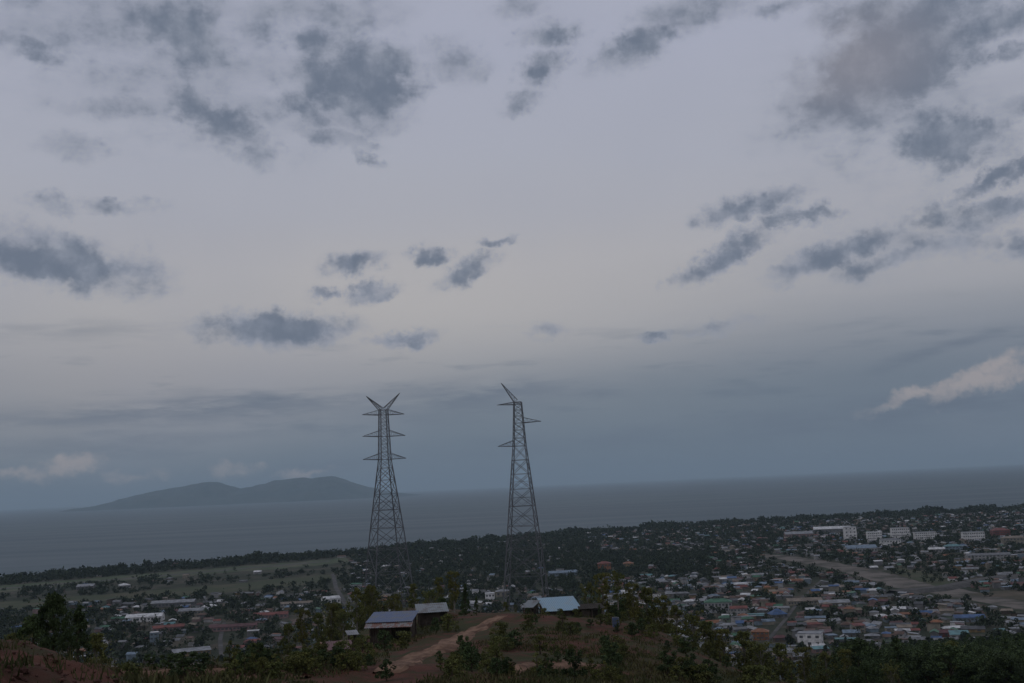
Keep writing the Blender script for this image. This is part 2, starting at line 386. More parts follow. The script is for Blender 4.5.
# far island
DI = 25000
prof = [(98, 508), (104, 504), (130, 496), (165, 489), (200, 482), (215, 481), (228, 485), (238, 488), (255, 485), (280, 480), (300, 477), (325, 475), (335, 475), (345, 478), (360, 484), (372, 488), (385, 491), (405, 493), (425, 496)]
ix, ih = [], []
for x, y in prof:
    d = pdir(x, y); t = DI / d.y; ix.append(d.x * t); ih.append(max(0, HC + d.z * t))
b = MB(); nx, ny = 260, 60; vs = []
for j in range(ny):
    v = j / (ny - 1); yy = DI - 2600 + v * 6500
    for i in range(nx):
        xx = ix[0] + (ix[-1] - ix[0]) * i / (nx - 1)
        env = max(0, 1 - abs((v - 0.42) / (0.42 if v < 0.42 else 0.58))) ** 0.8
        rdg = mnoise.fractal(Vector((xx * 0.0011, yy * 0.0009, 4)), 0.9, 2, 5)
        z = (np.interp(xx, ix, ih) * (1 + 0.05 * mnoise.noise(Vector((xx * 0.0016, 1, 0))) + 0.04 * mnoise.noise(Vector((xx * 0.005, 3, 0))))) * (env * (1 + 0.9 * rdg * (1 - env) + 0.08 * rdg))
        vs.append((xx, yy, z - 16))
fs = [(j * nx + i, j * nx + i + 1, (j + 1) * nx + i + 1, (j + 1) * nx + i) for j in range(ny - 1) for i in range(nx - 1)]
b.add(vs, fs)
ME_ISL = mat('island_forest_hazed', (0.045, 0.07, 0.072), 0.95, 0.1, var=0.3, scale=0.002, col2=(0.07, 0.088, 0.085))  # forest green shifted bluer and paler, extra distance haze put into the colour
tag(b.build('island', ME_ISL), kind='structure')

# haze: one closed box of even air
b = MB(); HS = 82000
b.box(-HS, HS, -HS, HS, -13.5, 720)
hz = bpy.data.materials.new('haze_air'); hz.use_nodes = True; t = hz.node_tree; t.nodes.clear(); g = NG(t)
pv = g.n('ShaderNodeVolumePrincipled', inputs={'Color': (0.68, 0.88, 1.0, 1), 'Density': 3.6e-5, 'Anisotropy': 0.0})
o_ = g.n('ShaderNodeOutputMaterial'); t.links.new(pv.outputs[0], o_.inputs['Volume'])
tag(b.build('haze', hz), kind='stuff')

# ------------------------------------------------------------------ flat sheets on the plain
def inpoly(x, y, P):
    c = False; n = len(P); j = n - 1
    for i in range(n):
        if (P[i][1] > y) != (P[j][1] > y) and x < (P[j][0] - P[i][0]) * (y - P[i][1]) / (P[j][1] - P[i][1]) + P[i][0]: c = not c
        j = i
    return c
def sheet(name, P, m_, dz, jit=0.6):
    pts = []
    for i in range(len(P)):
        a, b_ = P[i], P[(i + 1) % len(P)]
        n = max(2, int(math.hypot(b_[0] - a[0], b_[1] - a[1]) / 5))
        for k in range(n):
            q = (a[0] + (b_[0] - a[0]) * k / n, a[1] + (b_[1] - a[1]) * k / n + random.uniform(-jit, jit))
            pts.append(on_plane(q[0], q[1], ZP))
    bm = bmesh.new(); vv = [bm.verts.new((x, y, ZP + dz)) for x, y in pts]; f = bm.faces.new(vv); bmesh.ops.triangulate(bm, faces=[f])
    bm.normal_update()
    me = bpy.data.meshes.new(name); bm.to_mesh(me); bm.free(); me.materials.append(m_)
    o = bpy.data.objects.new(name, me); COL.objects.link(o); return tag(o, kind='structure')
FIELD1 = [(-160, 602), (0, 586), (130, 575), (250, 566), (345, 558), (352, 562), (300, 567), (200, 575), (100, 583), (0, 592), (-160, 610)]
FIELD2 = [(-160, 620), (0, 602), (110, 594), (240, 583), (330, 574), (338, 578), (300, 586), (200, 594), (120, 599), (0, 612), (-160, 634)]
FIELD3 = [(285, 618), (330, 611), (332, 617), (300, 625)]
RIVER = [(765, 554.5), (790, 556), (830, 561.5), (880, 571), (925, 582.5), (960, 589), (1030, 602.5), (1200, 634), (1200, 642), (1030, 611), (985, 603), (930, 593), (893, 587), (860, 576.5), (820, 566.5), (790, 561), (765, 558)]
FIELD4 = [(965, 594), (1035, 588), (1160, 605), (1160, 622), (1035, 601)]
BANK = [(880, 566), (930, 572), (955, 582), (940, 587), (900, 576)]
M_RUN = mat('airfield_grass', (0.06, 0.08, 0.042), 0.95, 0.1, scale=0.02, col2=(0.11, 0.105, 0.07), thr=(0.4, 0.7))
M_FLD = mat('meadow_grass', (0.055, 0.065, 0.035), 0.95, 0.1, scale=0.015, col2=(0.085, 0.078, 0.05), thr=(0.4, 0.7))
M_RIV = mat('riverbed_gravel', (0.16, 0.14, 0.12), 0.95, 0.1, scale=0.03, col2=(0.07, 0.066, 0.052), thr=(0.42, 0.62))
M_BRN = mat('bare_earth', (0.12, 0.095, 0.07), 0.95, 0.1, scale=0.03, col2=(0.065, 0.06, 0.04))
M_RD = mat('dusty_road', (0.11, 0.105, 0.098), 0.95, 0.1, scale=0.1)
sheet('airfield_grass', FIELD1, M_RUN, 0.06); sheet('meadow', FIELD2, M_FLD, 0.06); sheet('bare_lot', FIELD3, M_BRN, 0.06, 0.3)
sheet('riverbed', RIVER, M_RIV, 0.06, 0.5); sheet('bare_field', FIELD4, M_BRN, 0.1, 0.4); sheet('river_bank_scrub', BANK, M_FLD, 0.14, 0.8)
def ribbon(name, P, wid, m_, dz, skirt=False):
    pts = []
    for i in range(len(P) - 1):
        for k in range(8):
            t = k / 8; pts.append((P[i][0] + (P[i + 1][0] - P[i][0]) * t, P[i][1] + (P[i + 1][1] - P[i][1]) * t))
    pts.append(P[-1]); b = MB(); vs = []
    pts = [on_plane(x, y, ZP) for x, y in pts]; n = len(pts); nn = 4 if skirt else 2
    for i, (x, y) in enumerate(pts):
        a = pts[max(i - 1, 0)]; c = pts[min(i + 1, n - 1)]
        d = Vector((c[0] - a[0], c[1] - a[1], 0)).normalized(); q = Vector((-d.y, d.x, 0)); w = wid / 2
        top = ZP + dz
        if skirt: vs += [(x - q.x * (w + 6), y - q.y * (w + 6), ZP + .02), (x - q.x * w, y - q.y * w, top), (x + q.x * w, y + q.y * w, top), (x + q.x * (w + 6), y + q.y * (w + 6), ZP + .02)]
        else: vs += [(x - q.x * w, y - q.y * w, top), (x + q.x * w, y + q.y * w, top)]
    fs = [(i * nn + k, i * nn + k + 1, (i + 1) * nn + k + 1, (i + 1) * nn + k) for i in range(n - 1) for k in range(nn - 1)]
    b.add(vs, fs); return tag(b.build(name, m_), kind='structure')
ROADS = [('embankment_road', [(893, 594), (940, 590), (975, 583), (1000, 579), (1035, 577), (1120, 575)], 12, 3.5, True),
         ('embankment_road', [(722, 552), (760, 549), (800, 547), (830, 543)], 12, 3.0, True),
         ('road', [(600, 545), (650, 547), (700, 549), (740, 551)], 10, 0.2, False),
         ('road', [(352, 612), (343, 600), (336, 588), (333, 574)], 6, 0.22, False),
         ('road', [(222, 660), (220, 640), (224, 622)], 4, 0.22, False),
         ('road', [(0, 620), (60, 613), (140, 606), (240, 598), (345, 590)], 9, 0.25, False),
         ('road', [(640, 600), (720, 594), (800, 588), (880, 584)], 4, 0.25, False),
         ('road', [(760, 650), (785, 620), (800, 600), (822, 580)], 3.5, 0.28, False),
         ('runway', [(-100, 600), (0, 589), (130, 578.5), (330, 561)], 24, 0.12, False)]
for nme, P, w, dz, sk in ROADS: ribbon(nme, P, w, M_RD, dz, sk)

# ------------------------------------------------------------------ vegetation prototypes
M_BARK = mat('bark', (0.09, 0.07, 0.05), 0.95, 0.1, scale=3)
M_BARKP = mat('pale_bark', (0.20, 0.18, 0.15), 0.95, 0.1, scale=3)
M_LEAF_O = mat('olive_leaves', (0.11, 0.112, 0.03), 0.8, 0.2, island=True, scale=0.5, col2=(0.075, 0.088, 0.026))
M_LEAF_D = mat('dark_leaves', (0.052, 0.075, 0.025), 0.8, 0.2, island=True, scale=0.5, col2=(0.036, 0.056, 0.02))
M_LEAF_T = mat('town_leaves', (0.035, 0.047, 0.022), 0.85, 0.15, island=True, scale=0.08, col2=(0.024, 0.034, 0.018))
M_LEAF_Y = mat('yellowish_leaves', (0.13, 0.122, 0.03), 0.8, 0.2, island=True, scale=0.5, col2=(0.095, 0.10, 0.028))
M_DRY = mat('dry_grass', (0.085, 0.075, 0.034), 0.95, 0.1, island=True, scale=0.3, col2=(0.05, 0.058, 0.022))

def leafquads(C, size, flat=0.0):
    n = len(C)
    a = rng.normal(size=(n, 3)); a[:, 2] *= (1 - flat); a /= np.linalg.norm(a, axis=1)[:, None] + 1e-9
    b_ = rng.normal(size=(n, 3)); b_ -= (a * b_).sum(1)[:, None] * a; b_ /= np.linalg.norm(b_, axis=1)[:, None] + 1e-9
    s = (size * rng.uniform(0.6, 1.4, n))[:, None] * 0.5; s2 = s * rng.uniform(0.4, 0.8, n)[:, None]
    return np.stack([C - a * s, C + b_ * s2, C + a * s, C - b_ * s2], 1)
def crown_pts(clumps, per):
    out_ = []
    for (x, y, z, rx, rz) in clumps:
        d = rng.normal(size=(per, 3)); d /= np.linalg.norm(d, axis=1)[:, None]
        rr = rng.uniform(0.25, 1.0, per) ** 0.6
        out_.append(np.array([x, y, z]) + d * rr[:, None] * np.array([rx, rx, rz]))
    return np.concatenate(out_)
def trunk_mb(h, r, limbs, lean=(0, 0)):
    b = MB(); top = (lean[0], lean[1], h)
    mid = (lean[0] * 0.3 + random.uniform(-.1, .1) * r * 4, lean[1] * 0.3, h * 0.5)
    b.beam((0, 0, -0.4), mid, r * 2.2, sides=7, w2=r * 1.5); b.beam(mid, top, r * 1.5, sides=7, w2=r * 0.5)
    for (x, y, z) in limbs:
        t = min(0.95, max(0.3, z / h * 0.6)); s = (top[0] * t, top[1] * t, h * t)
        b.beam(s, (x, y, z), r * 0.8, sides=5, w2=r * 0.2)
    return b
PROTO = {}
def make_tree(kind, h, w, nclump, per, lsize, lm, bm_, low=0.35, shape='oval', cr=0.28, name='tree', scatter=0.0):
    cl = []
    for _ in range(nclump):
        t = random.random() ** 0.85; z = h * (low + (1 - low) * t)
        k = {'oval': math.sin(math.pi * min(1, 0.18 + 0.78 * t)), 'cone': 1.05 - t * 0.9, 'umbrella': 0.35 + 0.65 * t, 'bush': math.sqrt(max(0.05, 1 - (t * 0.9) ** 2))}[shape]
        a = random.uniform(0, 2 * math.pi); q = w / 2 * k * math.sqrt(random.random()) * 0.95
        s = cr * w * random.uniform(0.45, 1.0)
        cl.append((math.cos(a) * q, math.sin(a) * q, z, s * 0.5, s * 0.42))
    P = crown_pts(cl, per)
    if scatter:
        n = int(len(P) * scatter); P = np.concatenate([P, np.stack([rng.normal(0, w * .25, n), rng.normal(0, w * .25, n), rng.uniform(h * low, h, n)], 1)])
    root = empty(name, (0, 0, 0))
    me = quads_mesh('crown', leafquads(P, lsize), lm)
    c = bpy.data.objects.new('crown', me); COL.objects.link(c); c.parent = root
    limbs = [q[:3] for q in sorted(cl, key=lambda q: q[2])[::max(1, nclump // 9)]]
    tr = trunk_mb(h * 0.88, h * 0.018 + 0.03, limbs).build('trunk' if name == 'tree' else 'stem', bm_, root)
    reg(root, c, tr); PROTO[kind] = dict(o=root, h=h, w=w, used=False)
def place(kind, x, y, z, rz, sh, sw):
    p = PROTO[kind]
    if not p['used']:
        o = p['o']; o.location = (x, y, z); o.rotation_euler = (0, 0, rz); o.scale = (sw, sw, sh); p['used'] = True; return o
    return copy_thing(p['o'], (x, y, z), rz, (sw, sw, sh))
# hill trees (unit: metres)
make_tree('feathery olive', 7.0, 4.0, 46, 80, 0.24, M_LEAF_O, M_BARKP, 0.28, 'oval', 0.3, scatter=0.1)
make_tree('tall yellowish', 8.5, 4.2, 52, 80, 0.24, M_LEAF_Y, M_BARKP, 0.32, 'umbrella', 0.28, scatter=0.1)
make_tree('loose open', 8.0, 4.6, 34, 70, 0.24, M_LEAF_O, M_BARKP, 0.38, 'umbrella', 0.26, scatter=0.15)
make_tree('dense dark', 6.5, 5.0, 70, 90, 0.26, M_LEAF_D, M_BARK, 0.14, 'oval', 0.32, scatter=0.05)
make_tree('slim dark', 7.5, 2.8, 46, 80, 0.22, M_LEAF_D, M_BARK, 0.15, 'cone', 0.36, scatter=0.05)
make_tree('round olive', 1.7, 2.1, 26, 50, 0.16, M_LEAF_O, M_BARK, 0.12, 'bush', 0.36, name='shrub')
make_tree('leafy dark', 2.0, 2.0, 26, 50, 0.17, M_LEAF_D, M_BARK, 0.12, 'bush', 0.36, name='shrub')
make_tree('spindly', 2.6, 1.5, 18, 40, 0.16, M_LEAF_O, M_BARK, 0.2, 'cone', 0.4, name='shrub')
# town trees
make_tree('broad', 8.5, 10.0, 26, 26, 1.3, M_LEAF_T, M_BARK, 0.2, 'bush', 0.4)
make_tree('rounded', 8.0, 7.0, 22, 24, 1.2, M_LEAF_T, M_BARK, 0.15, 'oval', 0.45)
make_tree('slender', 10.0, 4.5, 16, 24, 1.1, M_LEAF_T, M_BARK, 0.18, 'cone', 0.55)
make_tree('low', 5.0, 6.5, 16, 24, 1.1, M_LEAF_T, M_BARK, 0.12, 'bush', 0.45)

# ------------------------------------------------------------------ pylons
M_STEEL = mat('galvanised_steel', (0.15, 0.155, 0.165), 0.6, 0.4, 0.4, var=0.15, scale=0.6)
def wid_at(z, prof): return float(np.interp(z, [p[0] for p in prof], [p[1] for p in prof]))
def corner(z, k, prof):
    w = wid_at(z, prof) / 2; sx, sy = [(-1, -1), (1, -1), (1, 1), (-1, 1)][k]
    return Vector((sx * w, sy * w, z))
def pylon(px, r, ybase, ytop_body, prof, rz, arms, horns, label, levels):
    x, y = at(px, r); z = ground_z(x, y); yb = pix(x, y, z)[1]; hs_ = np.linspace(0, 70, 701); ys_ = np.array([pix(x, y, z + q)[1] for q in hs_])
    cv = lambda yy: float(np.interp(-yy, -ys_, hs_))
    prof = [(0, prof[0][1])] + [(cv(a), b_) for a, b_ in prof[1:]]; levels = [0] + [cv(a) for a in levels if a < yb - 8]; arms = [(cv(a), b_, c_, d_) for a, b_, c_, d_ in arms]
    root = empty('transmission_pylon', (x, y, z), rz)
    top = prof[-1][0]
    for k in range(4):
        b = MB()
        for i in range(len(levels) - 1): b.beam(corner(levels[i] - (1.0 if i == 0 else 0), k, prof), corner(levels[i + 1], k, prof), 0.3 if levels[i] < top * 0.7 else 0.25)
        lo = b.build('leg', M_STEEL, root)
        f = MB(); c = corner(0, k, prof); f.box(c.x - .45, c.x + .45, c.y - .45, c.y + .45, -1.2, 0.35); f.build('footing', M_CONC, lo)
    for s in range(4):                                   # one lattice panel per face
        b = MB()
        for i in range(len(levels) - 1):
            z0, z1 = levels[i], levels[i + 1]
            a0, a1, c0, c1 = corner(z0, s, prof), corner(z1, s, prof), corner(z0, (s + 1) % 4, prof), corner(z1, (s + 1) % 4, prof)
            t = 0.15 if z0 < top * .7 else 0.12
            b.beam(a0, c1, t); b.beam(c0, a1, t); b.beam(a1, c1, t)
            if z1 - z0 > 3.5:                            # secondary bracing
                mid = (a0 + c1 + c0 + a1) / 4
                b.beam((a0 + a1) / 2, mid, 0.08); b.beam((c0 + c1) / 2, mid, 0.08)
                b.beam((a0 + a1) / 2, (a0 + a0 + c0 + c0) / 4 if i else (a0 * 3 + mid) / 4, 0.07); b.beam((c0 + c1) / 2, (a0 + c0) / 2 if i else (c0 * 3 + mid) / 4, 0.07)
        b.build('lattice_panel', M_STEEL, root)
    for (za, side, ln, hh) in arms:
        b = MB(); w0 = wid_at(za, prof) / 2; w1 = wid_at(za + hh, prof) / 2; tip = Vector((side * (w0 + ln), 0, za + 0.15))
        for sy in (-1, 1):
            lo_ = Vector((side * w0, sy * w0, za)); hi_ = Vector((side * w1, sy * w1, za + hh))
            b.beam(lo_, tip, 0.2); b.beam(hi_, tip, 0.15)
            n = 4
            for q in range(n):
                f0, f1 = q / n, (q + 1) / n
                b.beam(lo_.lerp(tip, f0), hi_.lerp(tip, f1 * 0.98), 0.06); b.beam(hi_.lerp(tip, f0), lo_.lerp(tip, f0), 0.06)
        lo_a, lo_b = Vector((side * w0, -w0, za)), Vector((side * w0, w0, za))
        for q in range(4):
            b.beam(lo_a.lerp(tip, q / 4), lo_b.lerp(tip, (q + 1) / 4), 0.06); b.beam(lo_b.lerp(tip, q / 4), lo_a.lerp(tip, q / 4), 0.06)
        b.build('crossarm', M_STEEL, root)
    for (side, dx, dz_) in horns:
        b = MB(); w = wid_at(top, prof) / 2; tip = Vector((side * dx, 0, top + dz_))
        base = [Vector((side * w, sy * w, top)) for sy in (-1, 1)] + [Vector((-side * w * 0.3, sy * w * .7, top + 0.3)) for sy in (-1, 1)]
        base = base[:2] + [Vector((side * w * 0.1, sy * w * .6, top + dz_ * .12)) for sy in (-1, 1)]
        for q in base: b.beam(q, tip, 0.19)
        for q in range(6):
            f0, f1 = q / 6, (q + 1) / 6
            b.beam(base[0].lerp(tip, f0), base[2].lerp(tip, f1), 0.07); b.beam(base[1].lerp(tip, f0), base[3].lerp(tip, f1), 0.07)
            b.beam(base[2].lerp(tip, f0), base[0].lerp(tip, f0), 0.06); b.beam(base[3].lerp(tip, f0), base[1].lerp(tip, f0), 0.06)
            b.beam(base[0].lerp(tip, f0), base[1].lerp(tip, f1), 0.06)
        b.build('earth_wire_horn', M_STEEL, root)
    b = MB(); w = wid_at(top, prof) / 2
    b.beam((-w, -w, top), (w, w, top), .09); b.beam((w, -w, top), (-w, w, top), .09)
    b.build('top_frame', M_STEEL, root)
    tag(root, label, 'pylon', 'steel lattice pylons on the hill')
    return root
M_CONC = mat('concrete', (0.32, 0.31, 0.29), 0.9, 0.2, scale=0.8)
pylon(389.5, 270, 0, 410, [(605, 10.6), (535, 6.7), (460, 2.5), (410, 1.8)], R(24),
      [(459.5, s, 4.2, 1.5) for s in (-1, 1)] + [(436.5, s, 4.3, 1.5) for s in (-1, 1)] + [(415, s, 4.4, 1.3) for s in (-1, 1)],
      [(-1, 4.2, 3.4), (1, 4.3, 4.1)], 'steel lattice pylon with paired crossarms and two V-shaped horns on top',
      [573, 549, 528, 510, 494, 480, 468, 459.5, 452, 444, 436.5, 429, 422, 415, 410])
pylon(527.5, 270, 0, 402, [(606, 10.6), (535, 7.0), (445, 2.9), (402, 1.8)], R(-8),
      [(446, -1, 3.9, 1.4), (423, 1, 4.4, 1.3), (404.5, -1, 4.2, 0.6)],
      [(-1, 3.9, 4.9)], 'slimmer steel lattice pylon with staggered single crossarms and one horn pointing left',
      [575, 549, 526, 506, 489, 474, 460, 446, 438, 430, 423, 416, 410, 404.5, 402])

# ------------------------------------------------------------------ buildings
ROOFC = {'pale grey': (.36, .37, .38), 'white': (.85, .85, .83), 'dark grey': (.13, .135, .14), 'rusty brown': (.17, .10, .07), 'brick red': (.26, .075, .055), 'blue': (.08, .16, .33),
         'green': (.07, .20, .11), 'faded blue': (.24, .32, .40), 'orange': (.36, .15, .07), 'turquoise': (.16, .33, .34), 'tan': (.30, .24, .18), 'maroon': (.15, .06, .06), 'mid grey': (.23, .235, .24)}
WALLC = {'cream': (.42, .38, .30), 'white': (.55, .54, .52), 'bright white': (1.15, 1.12, 1.08), 'grey': (.26, .255, .25), 'pale blue': (.32, .40, .46), 'pink': (.42, .28, .26), 'pale green': (.30, .38, .30), 'brown': (.16, .12, .09), 'ochre': (.38, .27, .14)}
RM = {k: mat('roof_' + k.replace(' ', '_'), tuple(q * 0.72 for q in v), 0.6, 0.3, var=0.28, scale=0.25) for k, v in ROOFC.items()}
WM = {k: mat('wall_' + k.replace(' ', '_'), tuple(q * 0.62 for q in v), 0.9, 0.2, var=0.22, scale=0.3) for k, v in WALLC.items()}
M_WIN = mat('dark_window', (0.085, 0.09, 0.095), 0.25, 0.5, var=0.1)
M_WOOD = mat('weathered_wood', (0.09, 0.07, 0.055), 0.9, 0.15, scale=2.0)
RK, WK = list(ROOFC), list(WALLC)

def house_geo(w, d, h, typ, rise, e=0.5):
    """two lists (verts, faces): wall, roof.  Ridge runs along x."""
    a, c = w / 2, d / 2; wall, roof = MB(), MB(); th = 0.14
    if typ == 'gable':
        vs = [(-a, -c, -.5), (a, -c, -.5), (a, c, -.5), (-a, c, -.5), (-a, -c, h), (a, -c, h), (a, c, h), (-a, c, h), (-a, 0, h + rise), (a, 0, h + rise)]
        wall.add(vs, [(0, 1, 5, 4), (1, 2, 6, 9, 5), (2, 3, 7, 6), (3, 0, 4, 8, 7)])
        s = rise / c
        for sy in (-1, 1):
            y1 = sy * (c + e); z1 = h - e * s
            q = [(-a - e, y1, z1 + .03), (a + e, y1, z1 + .03), (a + e, 0, h + rise + .03), (-a - e, 0, h + rise + .03)]
            q2 = [(x, y, z + th) for x, y, z in q]
            roof.add(q + q2, [(0, 3, 2, 1), (4, 5, 6, 7), (0, 1, 5, 4), (1, 2, 6, 5), (3, 0, 4, 7)] if sy < 0 else [(0, 1, 2, 3), (4, 7, 6, 5), (0, 4, 5, 1), (1, 5, 6, 2), (3, 7, 4, 0)])
    elif typ == 'hip':
        wall.box(-a, a, -c, c, -.5, h - .03)
        k = max(0.1, a - c * 0.9); A, C_ = a + e, c + e
        roof.add([(-A, -C_, h), (A, -C_, h), (A, C_, h), (-A, C_, h), (-k, 0, h + rise), (k, 0, h + rise)], [(0, 1, 5, 4), (1, 2, 5), (2, 3, 4, 5), (3, 0, 4), (0, 3, 2, 1)])
    elif typ == 'lean-to':
        vs = [(-a, -c, -.5), (a, -c, -.5), (a, c, -.5), (-a, c, -.5), (-a, -c, h), (a, -c, h), (a, c, h + rise), (-a, c, h + rise)]
        wall.add(vs, [(0, 1, 5, 4), (1, 2, 6, 5), (2, 3, 7, 6), (3, 0, 4, 7)])
        s = rise / d; A = a + e
        q = [(-A, -c - e, h - e * s + .03), (A, -c - e, h - e * s + .03), (A, c + e, h + rise + e * s + .03), (-A, c + e, h + rise + e * s + .03)]
        roof.add(q + [(x, y, z + th) for x, y, z in q], [(0, 3, 2, 1), (4, 5, 6, 7), (0, 1, 5, 4), (1, 2, 6, 5), (2, 3, 7, 6), (3, 0, 4, 7)])
    else:
        wall.box(-a, a, -c, c, -.5, h)
        roof.box(-a - .2, a + .2, -c - .2, c + .2, h + .003, h + .45)
    return wall, roof
def add_windows(root, w, d, h, st, n, ends=True):
    """each pane its own part, proud of the front and the end walls"""
    sh = h / st; ww = min(1.3, w / n * 0.3)
    for s in range(st):
        z0, z1 = s * sh + sh * 0.36, s * sh + sh * 0.74
        for k in range(n):
            x = -w / 2 + w * (k + 0.5) / n
            b = MB(); b.box(x - ww, x + ww, -d / 2 - .03, -d / 2 + .03, z0, z1); b.build('window', M_WIN, root)
        if ends:
            for sx in (-1, 1):
                b = MB(); b.box(sx * w / 2 - .03, sx * w / 2 + .03, -1.1, 1.1, z0, z1); b.build('window', M_WIN, root)
THINGS = []       # (object, px, py) landmarks used to word labels
def building(name, px, py, wpx, hpx, wallc, roofc, typ, label, cat, deep=None, rz=0.0, st=1, nw=6, rise=None, ref=None, z=None):
    x, y = on_plane(px, py, ZP); D = math.hypot(x, y); w = wpx * D / F; h = hpx * D / F; d = deep or max(8, min(w * 0.6, 16))
    rise = rise if rise is not None else (0 if typ == 'flat' else min(h * 0.35, d * 0.2))
    hw = h - rise
    a = math.atan2(x, y)
    root = empty(name, (x, y + d / 2, ZP), -a * 0 + rz)
    wl, rf = house_geo(w, d, max(hw, 2.4), typ, rise)
    wo = wl.build('wall', WM[wallc] if wallc in WM else RM[wallc], root); rf.build('roof', RM[roofc], root)
    add_windows(root, w, d, max(hw, 2.4), st, nw)
    b = MB(); b.box(-w * .02 - .6, -w * .02 + .6, -d / 2 - .05, -d / 2 + .02, 0, 2.1); b.build('door', M_WOOD, root)
    tag(root, label, cat)
    USED.append((x, y + d / 2, max(w, d) * 0.6))
    if ref: LM.append((px, py, ref))
    return root
USED = []; LM = []
RZ = R(-8)
B = building
B('apartment_block', 852, 541, 11, 13, 'bright white', 'pale grey', 'flat', 'tallest narrow white block at the left end of the white apartment row', 'building', 18, RZ, 4, 3, ref='narrow white tower block')
B('apartment_block', 876, 542, 13, 9, 'bright white', 'white', 'flat', 'white four storey apartment block second from the left in the white row', 'building', 16, RZ, 4, 7)
B('apartment_block', 902, 540, 16, 11, 'bright white', 'pale grey', 'flat', 'widest white apartment block in the middle of the white row', 'building', 16, RZ, 4, 9, ref='white apartment blocks')
B('apartment_block', 927, 541, 19, 8, 'bright white', 'pale grey', 'flat', 'flat white apartment block at the right end of the white row', 'building', 16, RZ, 4, 10)
B('apartment_block', 892, 546, 18, 7, 'bright white', 'mid grey', 'hip', 'lower white block with grey hipped roof in front of the white apartment row', 'building', 14, RZ, 2, 7)
B('market_hall', 834, 533, 34, 6, 'grey', 'white', 'gable', 'long hall with bright white roof left of and behind the white apartment row', 'hall', 26, R(-14), 1, 10, ref='long white-roofed hall')
B('government_building', 1003, 537, 15, 8, 'brick red', 'brick red', 'hip', 'red building with red hipped roof near the coast trees', 'building', 20, RZ, 3, 8, ref='red hipped building')
B('office_building', 975, 541, 19, 8, 'bright white', 'pale grey', 'flat', 'long white office building just left of the red hipped building', 'building', 14, RZ, 3, 10)
B('office_building', 1016, 545, 20, 8, 'cream', 'tan', 'hip', 'cream office building with tan roof in front of the red hipped building', 'building', 14, RZ, 2, 7)
B('sports_hall', 863, 553, 28, 7, 'white', 'faded blue', 'gable', 'wide hall with faded blue roof below the white apartment row', 'hall', 24, R(-4), 1, 10, ref='hall with faded blue roof')
B('shop_building', 955, 552, 15, 7, 'pale blue', 'turquoise', 'hip', 'pale blue shop building with turquoise roof below the right end of the white apartment row', 'building', 14, RZ, 2, 5)
B('shop_building', 938, 553, 14, 5, 'white', 'white', 'gable', 'white shop building with white gable roof left of the turquoise roof', 'building', 12, RZ, 1, 5)
B('long_hall', 800, 538, 26, 6, 'pink', 'pale grey', 'gable', 'pinkish long hall with pale grey roof at the left of the white-roofed hall', 'hall', 22, R(-6), 1, 8)
B('barracks', 990, 560, 38, 6, 'white', 'mid grey', 'gable', 'long white barracks with grey roof beyond the riverbed at the right', 'building', 12, R(-6), 2, 12, ref='long white barracks')
B('warehouse', 806, 605, 32, 6, 'cream', 'tan', 'gable', 'long cream warehouse with tan roof, left one of the pair in the dense quarter', 'warehouse', 14, R(-4), 1, 12, ref='pair of long warehouses')
B('warehouse', 836, 607, 28, 6, 'cream', 'pale grey', 'gable', 'long cream warehouse with pale grey roof, right one of the pair', 'warehouse', 14, R(-4), 1, 10)
B('school_hall', 720, 613, 26, 13, 'white', 'green', 'hip', 'white two storey school hall with big green hipped roof', 'hall', 15, R(-10), 2, 8, ref='green-roofed school hall')
B('school_wing', 740, 616, 16, 9, 'white', 'brick red', 'gable', 'white school wing with red roof against the green-roofed hall', 'building', 9, R(-10), 2, 5)
B('clinic', 727, 622, 13, 6, 'pale green', 'green', 'hip', 'small pale green clinic with green roof in front of the red-roofed school wing', 'building', 9, R(-10), 1, 4)
B('white_block', 813, 647, 22, 12, 'bright white', 'pale grey', 'flat', 'plain white flat-roofed two storey block at the near edge of the town', 'building', 12, R(-22), 2, 3, ref='plain white flat-roofed block')
B('orange_house', 762, 640, 16, 10, 'orange', 'orange', 'hip', 'bright orange house with orange roof beside the hill trees', 'house', 10, R(-14), 2, 4, ref='bright orange house')
B('pavilion', 779, 618, 15, 8, 'grey', 'blue', 'hip', 'open pavilion with steep deep blue roof above the bright orange house', 'pavilion', 13, R(10), 1, 4, rise=4.5, ref='deep blue pavilion')
B('orange_villa', 605, 572, 13, 10, 'orange', 'brick red', 'hip', 'orange villa with red roof on the dark wooded stretch right of the slimmer pylon', 'house', 14, R(-4), 2, 4, ref='orange villa')
B('orange_villa', 629, 569, 10, 7, 'ochre', 'orange', 'hip', 'smaller ochre villa with orange roof right of the orange villa', 'house', 12, R(-4), 2, 3)
B('depot', 563, 576, 28, 5, 'pale blue', 'faded blue', 'gable', 'long low pale blue depot right behind the slimmer pylon', 'warehouse', 14, R(8), 1, 10, ref='pale blue depot')
B('warehouse', 143, 622, 33, 7, 'bright white', 'white', 'gable', 'bright white long warehouse, the brightest roof beyond the left tree', 'warehouse', 14, R(3), 1, 10, ref='bright white warehouse')
B('warehouse', 172, 607, 40, 6, 'grey', 'pale grey', 'gable', 'longest grey warehouse beside the meadow of the airfield', 'warehouse', 15, R(3), 1, 12, ref='longest grey warehouse')
B('warehouse', 194, 615, 30, 6, 'cream', 'pale grey', 'gable', 'cream warehouse with pale grey roof right of the bright white warehouse', 'warehouse', 13, R(3), 1, 10)
B('terminal', 208, 611, 13, 6, 'white', 'white', 'hip', 'small white terminal with hipped roof behind the cream warehouse', 'building', 12, R(3), 1, 5)
